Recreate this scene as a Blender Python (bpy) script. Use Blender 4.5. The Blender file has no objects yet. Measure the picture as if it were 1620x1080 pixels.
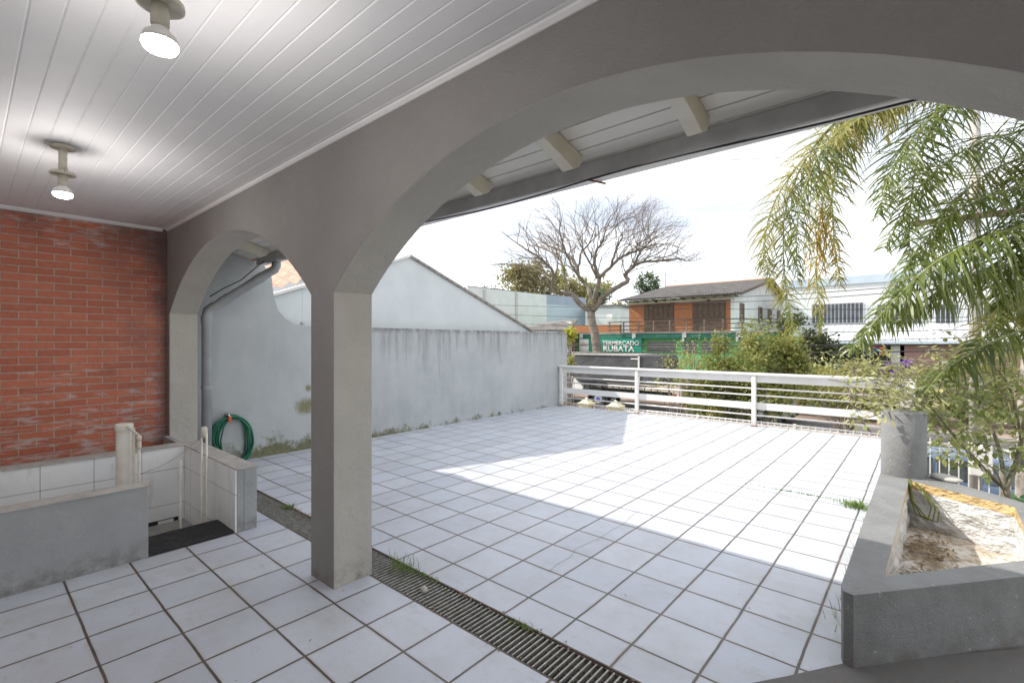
import bpy, bmesh, math, random
from mathutils import Vector, Matrix, noise
R = math.radians
random.seed(7)
scene = bpy.context.scene
C = scene.collection

# ------------------------------------------------------------------ camera
FPX, YAW, H = 753.4, 0.714, 1.5           # focal length in photo pixels, heading, eye height
cd = bpy.data.cameras.new('camera')
cd.sensor_width = 36; cd.lens = 36 * FPX / 1620; cd.clip_start = 0.05; cd.clip_end = 2000
cam = bpy.data.objects.new('camera', cd); C.objects.link(cam)
cam.location = (0, 0, H); cam.rotation_euler = (R(90), 0, YAW)
scene.camera = cam

# ------------------------------------------------------------------ sky and sun
SUN = Vector((-1.125, -0.415, 1.0)).normalized()
EL = math.asin(SUN.z); AZ = math.atan2(SUN.x, SUN.y)
w = bpy.data.worlds.new('World'); scene.world = w; w.use_nodes = True
nt = w.node_tree; nt.nodes.clear()
out = nt.nodes.new('ShaderNodeOutputWorld'); bg = nt.nodes.new('ShaderNodeBackground')
sky = nt.nodes.new('ShaderNodeTexSky'); sky.sky_type = 'NISHITA'; sky.sun_disc = False
sky.sun_elevation = EL; sky.sun_rotation = AZ; sky.altitude = 50; sky.air_density = 1.0; sky.dust_density = 2.0
tc = nt.nodes.new('ShaderNodeTexCoord'); mp = nt.nodes.new('ShaderNodeMapping'); mp.inputs['Scale'].default_value = (1.6, 1.6, 9)
mp.inputs['Rotation'].default_value = (0, R(8), 0)
nz = nt.nodes.new('ShaderNodeTexNoise'); nz.inputs['Scale'].default_value = 2.0; nz.inputs['Detail'].default_value = 7; nz.inputs['Roughness'].default_value = .58
nz.inputs['Distortion'].default_value = .4
cr = nt.nodes.new('ShaderNodeValToRGB'); cr.color_ramp.elements[0].position = .32; cr.color_ramp.elements[1].position = .62
cr.color_ramp.elements[0].color = (.38, .38, .38, 1); cr.color_ramp.elements[1].color = (.97, .97, .97, 1)
mx = nt.nodes.new('ShaderNodeMixRGB'); mx.inputs['Color2'].default_value = (8.8, 9.0, 9.3, 1)
nt.links.new(tc.outputs['Generated'], mp.inputs['Vector']); nt.links.new(mp.outputs['Vector'], nz.inputs['Vector'])
nt.links.new(nz.outputs['Fac'], cr.inputs['Fac']); nt.links.new(cr.outputs['Color'], mx.inputs['Fac'])
nt.links.new(sky.outputs['Color'], mx.inputs['Color1']); nt.links.new(mx.outputs['Color'], bg.inputs['Color'])
nt.links.new(bg.outputs['Background'], out.inputs['Surface'])
bg.inputs['Strength'].default_value = 0.10
sd = bpy.data.lights.new('sun', 'SUN'); sd.energy = 2.8; sd.angle = R(.5); sd.color = (1, .95, .87)
sun = bpy.data.objects.new('sun', sd); C.objects.link(sun); sun.location = (-20, -10, 30)
sun.rotation_euler = (-SUN).to_track_quat('-Z', 'Y').to_euler()
vs = scene.view_settings; vs.view_transform = 'Standard'; vs.look = 'None'; vs.gamma = 1; vs.exposure = 1.02

# ------------------------------------------------------------------ measuring helpers
CY, SY = math.cos(YAW), math.sin(YAW)
def _ray(x, y):
    k = (x - 810) / FPX
    return Vector((CY * k - SY, SY * k + CY, (540 - y) / FPX))
def atY(x, y, Y): v = _ray(x, y); return Vector((0, 0, H)) + v * (Y / v.y)
def atX(x, y, X): v = _ray(x, y); return Vector((0, 0, H)) + v * (X / v.x)
def atZ(x, y, z): v = _ray(x, y); return Vector((0, 0, H)) + v * ((z - H) / v.z)
def atD(x, y, t): return Vector((0, 0, H)) + _ray(x, y) * t

# ------------------------------------------------------------------ mesh builder
class MB:
    def __init__(s): s.v = []; s.f = []
    def face(s, pts):
        n = len(s.v); s.v += [tuple(p) for p in pts]; s.f.append(tuple(range(n, n + len(pts)))); return s
    def box(s, x0, x1, y0, y1, z0, z1):
        n = len(s.v)
        s.v += [(x, y, z) for z in (z0, z1) for y in (y0, y1) for x in (x0, x1)]
        for q in ((0, 2, 3, 1), (4, 5, 7, 6), (0, 1, 5, 4), (2, 6, 7, 3), (0, 4, 6, 2), (1, 3, 7, 5)):
            s.f.append(tuple(n + i for i in q))
        return s
    def prism(s, poly, vec):
        """closed polygon (3D points) extruded along vec"""
        vec = Vector(vec); n = len(s.v); k = len(poly)
        s.v += [tuple(p) for p in poly] + [tuple(Vector(p) + vec) for p in poly]
        s.f.append(tuple(n + i for i in reversed(range(k)))); s.f.append(tuple(n + k + i for i in range(k)))
        for i in range(k):
            j = (i + 1) % k; s.f.append((n + i, n + j, n + k + j, n + k + i))
        return s
    def tube(s, pts, r, seg=10, cap=True):
        pts = [Vector(p) for p in pts]
        if not isinstance(r, (list, tuple)): r = [r] * len(pts)
        n = len(s.v); prev = None
        for i, p in enumerate(pts):
            d = (pts[min(i + 1, len(pts) - 1)] - pts[max(i - 1, 0)])
            if d.length < 1e-9: d = Vector((0, 0, 1))
            d.normalize()
            if prev is None:
                a = Vector((0, 0, 1)) if abs(d.z) < .9 else Vector((1, 0, 0)); u = d.cross(a).normalized()
            else:
                u = prev - d * prev.dot(d)
                u = u.normalized() if u.length > 1e-6 else d.orthogonal().normalized()
            prev = u; vv = d.cross(u)
            for k in range(seg):
                t = 2 * math.pi * k / seg
                s.v.append(tuple(p + (u * math.cos(t) + vv * math.sin(t)) * r[i]))
        for i in range(len(pts) - 1):
            for k in range(seg):
                a = n + i * seg + k; b = n + i * seg + (k + 1) % seg
                s.f.append((a, b, b + seg, a + seg))
        if cap:
            s.f.append(tuple(n + k for k in reversed(range(seg))))
            s.f.append(tuple(n + (len(pts) - 1) * seg + k for k in range(seg)))
        return s
    def lathe(s, o, prof, seg=24, axis='z'):
        n = len(s.v); o = Vector(o)
        for (r, h) in prof:
            for k in range(seg):
                t = 2 * math.pi * k / seg; a, b = r * math.cos(t), r * math.sin(t)
                s.v.append(tuple(o + (Vector((a, b, h)) if axis == 'z' else Vector((a, h, b)) if axis == 'y' else Vector((h, a, b)))))
        for i in range(len(prof) - 1):
            for k in range(seg):
                a = n + i * seg + k; b = n + i * seg + (k + 1) % seg
                s.f.append((a, b, b + seg, a + seg))
        s.f.append(tuple(n + k for k in reversed(range(seg))))
        s.f.append(tuple(n + (len(prof) - 1) * seg + k for k in range(seg)))
        return s
    def grid(s, fn, nu, nv):
        n = len(s.v)
        for i in range(nu + 1):
            for j in range(nv + 1): s.v.append(tuple(fn(i / nu, j / nv)))
        for i in range(nu):
            for j in range(nv):
                a = n + i * (nv + 1) + j; s.f.append((a, a + 1, a + nv + 2, a + nv + 1))
        return s

def wloc(p):
    return Vector((0, 0, 0)) if p is None else wloc(p.parent) + p.location
def build(name, mb, mat, parent=None, smooth=False, bevel=0, fix=True, rough=0):
    me = bpy.data.meshes.new(name)
    o = Vector((0, 0, 0))
    if parent is not None: o = wloc(parent)
    me.from_pydata([(x - o.x, y - o.y, z - o.z) for x, y, z in mb.v], [], mb.f)
    me.materials.append(mat)
    if fix and len(mb.f) < 60000:
        bm = bmesh.new(); bm.from_mesh(me)
        bmesh.ops.recalc_face_normals(bm, faces=bm.faces); bm.to_mesh(me); bm.free()
    ob = bpy.data.objects.new(name, me); C.objects.link(ob); ob.parent = parent
    if smooth:
        for p in me.polygons: p.use_smooth = True
    if bevel:
        m = ob.modifiers.new('bevel', 'BEVEL'); m.width = bevel; m.segments = 2; m.limit_method = 'ANGLE'; m.angle_limit = R(50)
    return ob
def tag(o, label, cat, group=None):
    o['label'] = label; o['category'] = cat
    if group: o['group'] = group
    return o
def thing(name, label, cat, loc=(0, 0, 0), group=None):
    o = bpy.data.objects.new(name, None); C.objects.link(o); o.location = loc; o.empty_display_size = .2
    return tag(o, label, cat, group)
def struct(name, mb, mat, **k):
    o = build(name, mb, mat, **k); o['kind'] = 'structure'; return o
def stuff(name, mb, mat, label, cat, **k):
    o = build(name, mb, mat, **k); o['kind'] = 'stuff'; return tag(o, label, cat)

# ------------------------------------------------------------------ materials
def newmat(name):
    m = bpy.data.materials.new(name); m.use_nodes = True
    n = m.node_tree.nodes; b = n['Principled BSDF']; return m, m.node_tree, b
def N(t, ty, **k):
    n = t.nodes.new(ty)
    for a, b in k.items():
        if a in n.inputs: n.inputs[a].default_value = b
        else: setattr(n, a, b)
    return n
def L(t, a, b): t.links.new(a, b)
def noisef(t, scale, detail=5, rough=.6, vec=None, sc=None):
    n = N(t, 'ShaderNodeTexNoise'); n.inputs['Scale'].default_value = scale; n.inputs['Detail'].default_value = detail; n.inputs['Roughness'].default_value = rough
    g = vec if vec is not None else N(t, 'ShaderNodeNewGeometry').outputs['Position']
    if sc:
        m = N(t, 'ShaderNodeMapping'); m.inputs['Scale'].default_value = sc; L(t, g, m.inputs['Vector']); g = m.outputs['Vector']
    L(t, g, n.inputs['Vector']); return n.outputs['Fac']
def ramp(t, f, a, b, lo=0, hi=1):
    m = N(t, 'ShaderNodeMapRange'); m.inputs['From Min'].default_value = a; m.inputs['From Max'].default_value = b
    m.inputs['To Min'].default_value = lo; m.inputs['To Max'].default_value = hi; m.clamp = True
    L(t, f, m.inputs['Value']); return m.outputs['Result']
def math_(t, op, a, b=None, c=None):
    m = N(t, 'ShaderNodeMath', operation=op)
    for i, x in enumerate((a, b, c)):
        if x is None: continue
        if isinstance(x, (int, float)): m.inputs[i].default_value = x
        else: L(t, x, m.inputs[i])
    return m.outputs[0]
def mix(t, f, a, b):
    m = N(t, 'ShaderNodeMixRGB')
    for i, x in ((0, f), (1, a), (2, b)):
        if isinstance(x, (int, float)): m.inputs[i].default_value = x
        elif isinstance(x, (tuple, list)): m.inputs[i].default_value = (*x[:3], 1)
        else: L(t, x, m.inputs[i])
    return m.outputs[0]
def xyz(t):
    g = N(t, 'ShaderNodeNewGeometry'); s = N(t, 'ShaderNodeSeparateXYZ'); L(t, g.outputs['Position'], s.inputs[0]); return s.outputs
def bump(t, b, h, strength=.3, dist=.01):
    n = N(t, 'ShaderNodeBump'); n.inputs['Strength'].default_value = strength; n.inputs['Distance'].default_value = dist
    L(t, h, n.inputs['Height']); L(t, n.outputs[0], b.inputs['Normal'])
def plain(name, c1, c2=None, scale=6, rough=.6, metal=0, bs=0, bscale=80, bd=.003, spec=None, lo=.35, hi=.65):
    m, t, b = newmat(name)
    if c2 is None: c2 = tuple(x * .85 for x in c1)
    L(t, mix(t, ramp(t, noisef(t, scale), lo, hi), c1, c2), b.inputs['Base Color'])
    b.inputs['Roughness'].default_value = rough; b.inputs['Metallic'].default_value = metal
    if spec is not None: b.inputs['Specular IOR Level'].default_value = spec
    if bs: bump(t, b, noisef(t, bscale, 4), bs, bd)
    return m

def tile_floor(name, ox, oy, tx, ty):
    m, t, b = newmat(name); X, Y, Z = xyz(t)
    wob = ramp(t, noisef(t, 3, 3), .3, .7, -.0025, .0025)
    u = math_(t, 'DIVIDE', math_(t, 'SUBTRACT', math_(t, 'ADD', X, wob), ox), tx); v = math_(t, 'DIVIDE', math_(t, 'SUBTRACT', math_(t, 'SUBTRACT', Y, wob), oy), ty)
    fu = math_(t, 'ABSOLUTE', math_(t, 'SUBTRACT', math_(t, 'FRACT', math_(t, 'ADD', u, .5)), .5))   # 0 at joints
    fv = math_(t, 'ABSOLUTE', math_(t, 'SUBTRACT', math_(t, 'FRACT', math_(t, 'ADD', v, .5)), .5))
    jx = ramp(t, math_(t, 'MULTIPLY', fu, tx), .0052, .0075); jy = ramp(t, math_(t, 'MULTIPLY', fv, ty), .0050, .0072)
    mask = math_(t, 'MULTIPLY', jx, jy)                       # 1 on the tile, 0 in the joint
    cmb = N(t, 'ShaderNodeCombineXYZ'); L(t, math_(t, 'FLOOR', u), cmb.inputs[0]); L(t, math_(t, 'FLOOR', v), cmb.inputs[1])
    wn = N(t, 'ShaderNodeTexWhiteNoise', noise_dimensions='2D'); L(t, cmb.outputs[0], wn.inputs['Vector'])
    tone = mix(t, wn.outputs['Value'], (.50, .53, .605), (.60, .625, .68))
    speck = ramp(t, noisef(t, 190, 2, .8), .42, .60)
    tone = mix(t, math_(t, 'MULTIPLY', speck, .5), tone, (.40, .43, .50))
    dirt = ramp(t, noisef(t, 1.7, 8, .74), .44, .66, 0, .6)
    tone = mix(t, dirt, tone, (.40, .40, .41))
    scuff = ramp(t, noisef(t, 4, 9, .8, sc=(1, 2.6, 1)), .56, .72, 0, .75)
    tone = mix(t, scuff, tone, (.36, .33, .29))
    edge = math_(t, 'MINIMUM', math_(t, 'MULTIPLY', fu, tx), math_(t, 'MULTIPLY', fv, ty))
    tone = mix(t, math_(t, 'MULTIPLY', ramp(t, edge, .006, .022, .5, 0), ramp(t, noisef(t, 4), .4, .65)), tone, (.38, .33, .28))
    crack = math_(t, 'ABSOLUTE', math_(t, 'SUBTRACT', noisef(t, .55, 4, .5), .5))
    tone = mix(t, ramp(t, crack, .0002, .0006, .18, 0), tone, (.25, .22, .2))
    grout = mix(t, ramp(t, noisef(t, 5), .35, .65), (.055, .043, .036), (.13, .10, .08))
    L(t, mix(t, mask, grout, tone), b.inputs['Base Color'])
    L(t, ramp(t, noisef(t, 12), .3, .7, .30, .48), b.inputs['Roughness'])
    hgt = math_(t, 'ADD', math_(t, 'MULTIPLY', mask, 1.0), math_(t, 'MULTIPLY', noisef(t, 300, 2), .10))
    bump(t, b, hgt, .55, .002); return m
def plaster(name, c1, c2, scale=2.0, bs=.5, chips=0.0):
    m, t, b = newmat(name)
    col = mix(t, ramp(t, noisef(t, scale, 8, .65), .35, .68), c1, c2)
    col = mix(t, ramp(t, noisef(t, 90, 3), .45, .75, 0, .22), col, tuple(x * .72 for x in c1))
    if chips:
        col = mix(t, ramp(t, noisef(t, 34, 4, .7), .735 - chips, .765 - chips), col, (.62, .61, .58))
    L(t, col, b.inputs['Base Color']); b.inputs['Roughness'].default_value = .72
    h = math_(t, 'ADD', math_(t, 'ADD', noisef(t, 130, 4, .7), math_(t, 'MULTIPLY', noisef(t, 26, 3), .8)), math_(t, 'MULTIPLY', noisef(t, 3.5, 3), 3.0)); bump(t, b, h, bs, .006)
    X, Y, Z = xyz(t)
    gr_ = math_(t, 'MULTIPLY', ramp(t, Z, .0, .16, .75, 0), ramp(t, noisef(t, 11, 5, .7), .40, .62)); L(t, mix(t, gr_, col, (.15, .13, .11)), b.inputs['Base Color']); return m

M = {}
M['tile_porch'] = tile_floor('porch_tile', -2.56, 1.07, .3265, .3275)
M['tile_terrace'] = tile_floor('terrace_tile', -1.425, 2.173, .328, .344)
M['arch'] = plaster('arch_paint', (.305, .290, .280), (.26, .247, .238), 1.6, 1.0, .018)
M['reveal'] = plaster('arch_reveal_bounce_paint', (.53, .50, .445), (.45, .425, .38), 2.2, 1.3, .018)  # paler reveal paint, lifted further to carry floor bounce in the colour
M['planter'] = plaster('planter_paint', (.255, .258, .255), (.195, .195, .192), 5, 1.2, .06)
M['kerb_dark'] = plaster('dark_kerb_paint', (.15, .145, .14), (.12, .118, .115), 5, .8, .02)
M['parapet'] = plaster('parapet_paint', (.42, .43, .435), (.35, .36, .365), 3, 1.0)
M['dirty_cap'] = plaster('dirty_cap_paint', (.52, .50, .475), (.34, .32, .30), 9, .5, .04)
M['pvc'] = plain('ceiling_pvc', (.84, .83, .835), (.77, .76, .77), 1.6, .7)
M['white_wood'] = plain('eave_board', (.84, .81, .74), (.76, .73, .66), 3, .5)
M['cream'] = plain('cream_wood', (.76, .72, .60), (.66, .62, .50), 5, .5)
M['fitting'] = plain('lamp_plastic', (.66, .62, .53), (.54, .50, .42), 12, .45)
M['white_paint'] = plain('white_metal_paint', (.80, .785, .765), (.74, .71, .68), 9, .42)
M['rust_white'] = plain('rusty_white_paint', (.74, .70, .66), (.50, .36, .27), 9, .5, lo=.48, hi=.7)
M['pvc_pipe'] = plain('pipe_pvc', (.36, .375, .385), (.30, .31, .315), 5, .42)
M['white_pipe'] = plain('white_pvc', (.80, .785, .74), (.68, .65, .58), 9, .4)
M['gutter'] = plain('gutter_zinc', (.58, .57, .56), (.46, .455, .45), 6, .5)
M['fascia'] = plain('fascia_board', (.82, .80, .78), (.70, .68, .65), 5, .5)
M['black'] = plain('black_rubber', (.025, .026, .030), (.012, .012, .013), 20, .7)
M['mat'] = plain('rubber_mat', (.035, .037, .042), (.012, .013, .015), 28, .75, bs=1, bscale=90, bd=.01)
M['steel'] = plain('galvanised_steel', (.42, .42, .40), (.26, .24, .20), 30, .5, .55)
M['dark'] = plain('dark_hollow', (.02, .02, .018), (.03, .028, .022), 30, .9)
M['hose'] = plain('hose_plastic', (.010, .16, .085), (.008, .11, .06), 20, .35)
M['orange'] = plain('orange_plastic', (.75, .13, .02), None, 20, .4)
M['chrome'] = plain('chrome', (.7, .7, .7), None, 20, .25, 1)
M['stone'] = plain('pale_stone', (.55, .54, .50), (.42, .40, .36), 14, .8, bs=.4, bscale=40, bd=.006)
M['drainframe'] = plain('drain_frame_iron', (.16, .12, .10), (.10, .08, .07), 12, .8)
M['rusty'] = plain('rusty_iron', (.30, .15, .08), (.18, .08, .05), 12, .8)
M['wire'] = plain('black_cable', (.03, .03, .03), None, 10, .6)

# interior white tile of the stair well
def walltile(name, ax):
    m, t, b = newmat(name); X, Y, Z = xyz(t); a = Y if ax == 'y' else X
    u = math_(t, 'DIVIDE', math_(t, 'ADD', a, .085), .33); v = math_(t, 'DIVIDE', math_(t, 'ADD', Z, 6.47), .33)
    fu = math_(t, 'ABSOLUTE', math_(t, 'SUBTRACT', math_(t, 'FRACT', u), .5)); fv = math_(t, 'ABSOLUTE', math_(t, 'SUBTRACT', math_(t, 'FRACT', v), .5))
    mask = math_(t, 'MULTIPLY', ramp(t, fu, .004, .010), ramp(t, fv, .004, .010))
    tone = mix(t, ramp(t, noisef(t, 2.2, 6), .4, .7), (.86, .87, .88), (.76, .78, .80))
    tone = mix(t, ramp(t, noisef(t, 9, 6, .7, sc=(1, 1, .25)), .55, .75, 0, .5), tone, (.40, .38, .35))
    L(t, mix(t, mask, (.28, .28, .29), tone), b.inputs['Base Color']); b.inputs['Roughness'].default_value = .3
    bump(t, b, mask, .3, .002); return m
M['wtile_y'] = walltile('white_wall_tile', 'y'); M['wtile_x'] = walltile('white_wall_tile_side', 'x')

# brick
def brick_mat():
    m, t, b = newmat('glazed_brick'); X, Y, Z = xyz(t)
    cmb = N(t, 'ShaderNodeCombineXYZ'); L(t, math_(t, 'ADD', Y, 9.06), cmb.inputs[0]); L(t, math_(t, 'ADD', Z, .035), cmb.inputs[1])
    n = N(t, 'ShaderNodeVectorMath', operation='ADD'); L(t, cmb.outputs[0], n.inputs[0])
    wv = N(t, 'ShaderNodeTexNoise'); wv.inputs['Scale'].default_value = 9; g = N(t, 'ShaderNodeNewGeometry'); L(t, g.outputs['Position'], wv.inputs['Vector'])
    sc = N(t, 'ShaderNodeVectorMath', operation='SCALE'); sc.inputs['Scale'].default_value = .006; L(t, wv.outputs['Color'], sc.inputs[0]); L(t, sc.outputs[0], n.inputs[1])
    br = N(t, 'ShaderNodeTexBrick'); L(t, n.outputs[0], br.inputs['Vector'])
    br.inputs['Scale'].default_value = 1; br.inputs['Brick Width'].default_value = .235; br.inputs['Row Height'].default_value = .0697
    br.inputs['Mortar Size'].default_value = .0052; br.inputs['Mortar Smooth'].default_value = .25; br.inputs['Bias'].default_value = 0
    br.offset = .5; br.inputs['Color1'].default_value = (.60, .175, .085, 1); br.inputs['Color2'].default_value = (.47, .125, .065, 1)
    br.inputs['Mortar'].default_value = (.50, .42, .37, 1)
    col = mix(t, ramp(t, noisef(t, 26, 6, .7), .42, .72, 0, .35), br.outputs['Color'], (.28, .07, .05))
    # white salt blooms, more of them low down and in the upper corner
    bl = noisef(t, 7.5, 6, .62, sc=(1, .55, 2.4))
    low = ramp(t, Z, .4, 1.9, .215, .055); hi = math_(t, 'MULTIPLY', ramp(t, Z, 2.25, 2.72, 0, .20), 1.0); cn = ramp(t, Y, .9, 1.45, 0, .03)
    th = math_(t, 'SUBTRACT', .70, math_(t, 'ADD', math_(t, 'ADD', low, hi), cn))
    d = math_(t, 'SUBTRACT', bl, th); col = mix(t, ramp(t, d, 0, .12, 0, .62), col, (.62, .55, .54))
    # damp dark stain in the corner under the ceiling
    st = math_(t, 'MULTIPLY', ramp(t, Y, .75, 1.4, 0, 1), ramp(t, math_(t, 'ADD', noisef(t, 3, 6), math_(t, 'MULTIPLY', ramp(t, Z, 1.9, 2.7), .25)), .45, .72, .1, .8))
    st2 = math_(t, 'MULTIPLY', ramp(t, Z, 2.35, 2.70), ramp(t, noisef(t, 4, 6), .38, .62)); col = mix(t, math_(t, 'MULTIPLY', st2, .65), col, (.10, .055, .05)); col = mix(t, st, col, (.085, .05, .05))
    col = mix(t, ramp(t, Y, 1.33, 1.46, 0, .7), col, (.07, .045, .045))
    L(t, col, b.inputs['Base Color']); b.inputs['Roughness'].default_value = .5
    hh = math_(t, 'SUBTRACT', math_(t, 'MULTIPLY', noisef(t, 24, 5, .7), .7), br.outputs['Fac']); bump(t, b, hh, 1.0, .010); return m
M['brick'] = brick_mat()

def boundary_mat():
    m, t, b = newmat('boundary_render'); X, Y, Z = xyz(t)
    col = mix(t, ramp(t, noisef(t, 1.3, 8, .62), .38, .66), (.455, .475, .48), (.37, .39, .395))
    col = mix(t, ramp(t, noisef(t, 6, 6, .7, sc=(1, 1, .15)), .45, .75, 0, .4), col, (.50, .52, .53))
    # run marks below the top edge
    stv = noisef(t, 5.5, 6, .72, sc=(1, 1.3, .10)); topd = ramp(t, Z, .55, 1.72, -.20, .12)
    s = ramp(t, math_(t, 'ADD', stv, topd), .53, .76, 0, .62); s = math_(t, 'MULTIPLY', s, ramp(t, Y, 3.6, 4.6, 0, 1))
    col = mix(t, s, col, (.13, .11, .11))
    lip = math_(t, 'MULTIPLY', ramp(t, Z, 1.62, 1.71, 0, .7), ramp(t, noisef(t, 12, 4), .35, .6)); lip = math_(t, 'MULTIPLY', lip, ramp(t, Y, 3.2, 3.6, 0, 1))
    col = mix(t, lip, col, (.10, .09, .09))
    # moss along the foot
    mz = math_(t, 'SUBTRACT', noisef(t, 5, 7, .7), ramp(t, Z, .0, .42, -.08, .42)); near = ramp(t, Y, 2.3, 5.6, 1, .0)
    msk = math_(t, 'MULTIPLY', ramp(t, math_(t, 'SUBTRACT', mz, ramp(t, Y, 3.4, 6, 0, .25)), .30, .44, 0, .9), ramp(t, Y, 1.9, 2.5, .3, 1))
    col = mix(t, msk, col, mix(t, ramp(t, noisef(t, 30, 4), .4, .65), (.16, .15, .04), (.07, .075, .045)))
    # a patch of moss higher up
    for (py, pz, ry, rz) in ((3.13, .60, .16, .12), (3.17, .85, .05, .06)):
        dy = math_(t, 'DIVIDE', math_(t, 'SUBTRACT', Y, py), ry); dz = math_(t, 'DIVIDE', math_(t, 'SUBTRACT', Z, pz), rz)
        r2 = math_(t, 'ADD', math_(t, 'MULTIPLY', dy, dy), math_(t, 'MULTIPLY', dz, dz))
        col = mix(t, ramp(t, math_(t, 'ADD', r2, math_(t, 'MULTIPLY', noisef(t, 16, 7, .8), 2.6)), 1.5, 2.5, .85, 0), col, (.17, .155, .045))
    chip = math_(t, 'MULTIPLY', ramp(t, noisef(t, 17, 5, .75), .69, .71), math_(t, 'MULTIPLY', ramp(t, Z, .1, .7, 1, 0), ramp(t, Y, 1.9, 3, 1, 0)))
    col = mix(t, chip, col, (.75, .76, .77))
    L(t, col, b.inputs['Base Color']); b.inputs['Roughness'].default_value = .75
    h = math_(t, 'ADD', noisef(t, 60, 5, .7), math_(t, 'MULTIPLY', noisef(t, 3, 4), 2.0)); bump(t, b, h, .35, .008); return m
M['boundary'] = boundary_mat()
M['gable'] = plain('pale_gable_render', (.64, .675, .68), (.58, .615, .625), 2, .8, bs=.2, bscale=60)
M['tileroof'] = plain('clay_roof_tiles', (.62, .36, .25), (.40, .24, .18), 9, .8)
M['capbrown'] = plain('weathered_coping', (.36, .33, .30), (.20, .18, .16), 10, .8)

def leafmat(name, c1, c2, trans=.35, c3=None, sc=2.2, rough=.5):
    m, t, b = newmat(name)
    g = N(t, 'ShaderNodeNewGeometry')
    col = mix(t, g.outputs['Random Per Island'], c1, c2)
    if c3: col = mix(t, ramp(t, noisef(t, sc, 3), .48, .66), col, c3)
    L(t, col, b.inputs['Base Color']); b.inputs['Roughness'].default_value = rough
    tr = N(t, 'ShaderNodeBsdfTranslucent'); L(t, mix(t, .3, col, (.5, .5, .1)), tr.inputs['Color'])
    ms = N(t, 'ShaderNodeMixShader'); ms.inputs[0].default_value = trans
    o = t.nodes['Material Output']; L(t, b.outputs[0], ms.inputs[1]); L(t, tr.outputs[0], ms.inputs[2]); L(t, ms.outputs[0], o.inputs['Surface'])
    return m
M['palm'] = leafmat('palm_leaf', (.070, .115, .018), (.17, .21, .04), .42, (.05, .085, .02), 1.5, rough=.4)
M['palm_old'] = leafmat('old_palm_leaf', (.24, .23, .05), (.38, .32, .09), .42, (.12, .16, .03), 3, rough=.5)
M['palm_fruit'] = leafmat('palm_flower_stalk', (.62, .42, .07), (.50, .30, .05), .2)
M['shrub'] = leafmat('shrub_leaf', (.09, .13, .03), (.26, .27, .07), .35, (.34, .31, .10), 1.8)
M['shrub_yellow'] = leafmat('yellowish_leaf', (.34, .33, .10), (.20, .23, .07), .35, (.42, .34, .13), 3)
M['near_leaf'] = leafmat('broad_leaf', (.17, .23, .07), (.26, .31, .10), .4, (.46, .44, .20), 2.5, rough=.35)
M['pale_leaf'] = leafmat('pale_leaf', (.42, .42, .19), (.30, .34, .13), .35, (.52, .46, .24), 4, rough=.4)
M['far_leaf'] = leafmat('far_leaf', (.20, .20, .09), (.30, .28, .12), .3, (.34, .28, .15), .5)
M['conifer'] = leafmat('dark_far_leaf', (.06, .11, .06), (.10, .15, .08), .2)
M['darkbush'] = leafmat('dark_bush_leaf', (.035, .05, .02), (.07, .08, .03), .2)
M['grass'] = leafmat('grass_blade', (.10, .22, .04), (.20, .30, .07), .3)
M['straw'] = leafmat('dry_leaf', (.32, .22, .12), (.16, .10, .06), .2)
M['bark'] = plain('grey_bark', (.26, .22, .18), (.15, .125, .10), 3, .9, bs=.8, bscale=12, bd=.03)
M['twig'] = plain('brown_twig', (.24, .165, .125), (.17, .12, .10), 2, .9)
M['near_bark'] = plain('olive_bark', (.26, .24, .16), (.16, .14, .10), 14, .8, bs=.5, bscale=50, bd=.004)
M['palm_bark'] = plain('mottled_palm_trunk', (.42, .38, .33), (.17, .15, .13), 9, .85, bs=.8, bscale=24, bd=.01)
M['rachis'] = plain('palm_midrib', (.22, .25, .09), (.30, .30, .12), 6, .5)

# ================================================================== GROUND
zG = -2.4
m, t, b = newmat('asphalt')
col = mix(t, ramp(t, noisef(t, .6, 6), .35, .65), (.115, .108, .105), (.16, .15, .145)); col = mix(t, ramp(t, noisef(t, 40, 3), .4, .7, 0, .4), col, (.08, .075, .075))
L(t, col, b.inputs['Base Color']); b.inputs['Roughness'].default_value = .85; bump(t, b, noisef(t, 60, 3), .3, .01); M['asphalt'] = m
M['grassground'] = plain('lawn', (.10, .14, .045), (.17, .17, .07), 1.5, .95, bs=.8, bscale=30, bd=.05)
M['redpave'] = plain('reddish_pavement', (.34, .25, .20), (.25, .18, .15), .8, .9, bs=.3, bscale=20, bd=.01)
M['soil'] = plain('garden_soil', (.17, .13, .09), (.10, .09, .05), 2, .95, bs=.8, bscale=14, bd=.04)
M['farground'] = plain('far_ground', (.18, .19, .11), (.26, .23, .17), .05, .95)
M['kerb'] = plain('concrete_kerb', (.42, .40, .37), (.32, .30, .27), 3, .85)
struct('ground', MB().face([(-500, -200, zG - .12), (500, -200, zG - .12), (500, 700, zG - .12), (-500, 700, zG - .12)]), M['farground'], fix=False)
struct('garden_soil', MB().face([(-60, -3, zG - .02), (60, -3, zG - .02), (60, 13, zG - .02), (-60, 13, zG - .02)]), M['soil'], fix=False)
struct('near_pavement', MB().box(-60, 60, 13.02, 13.95, zG - .15, zG), M['redpave'])
struct('road', MB().face([(-90, 13.9, zG - .105), (90, 13.9, zG - .105), (90, 27.6, zG - .105), (-90, 27.6, zG - .105)]), M['asphalt'], fix=False)
struct('kerb', MB().box(-90, 90, 27.5, 27.65, zG - .14, zG + .015), M['kerb'])
struct('far_pavement', MB().box(-90, 90, 27.652, 33.0, zG - .14, zG), M['redpave'])
struct('lawn', MB().box(-9.0, 30, 33.003, 41, zG - .14, zG + .01), M['grassground'])

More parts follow.
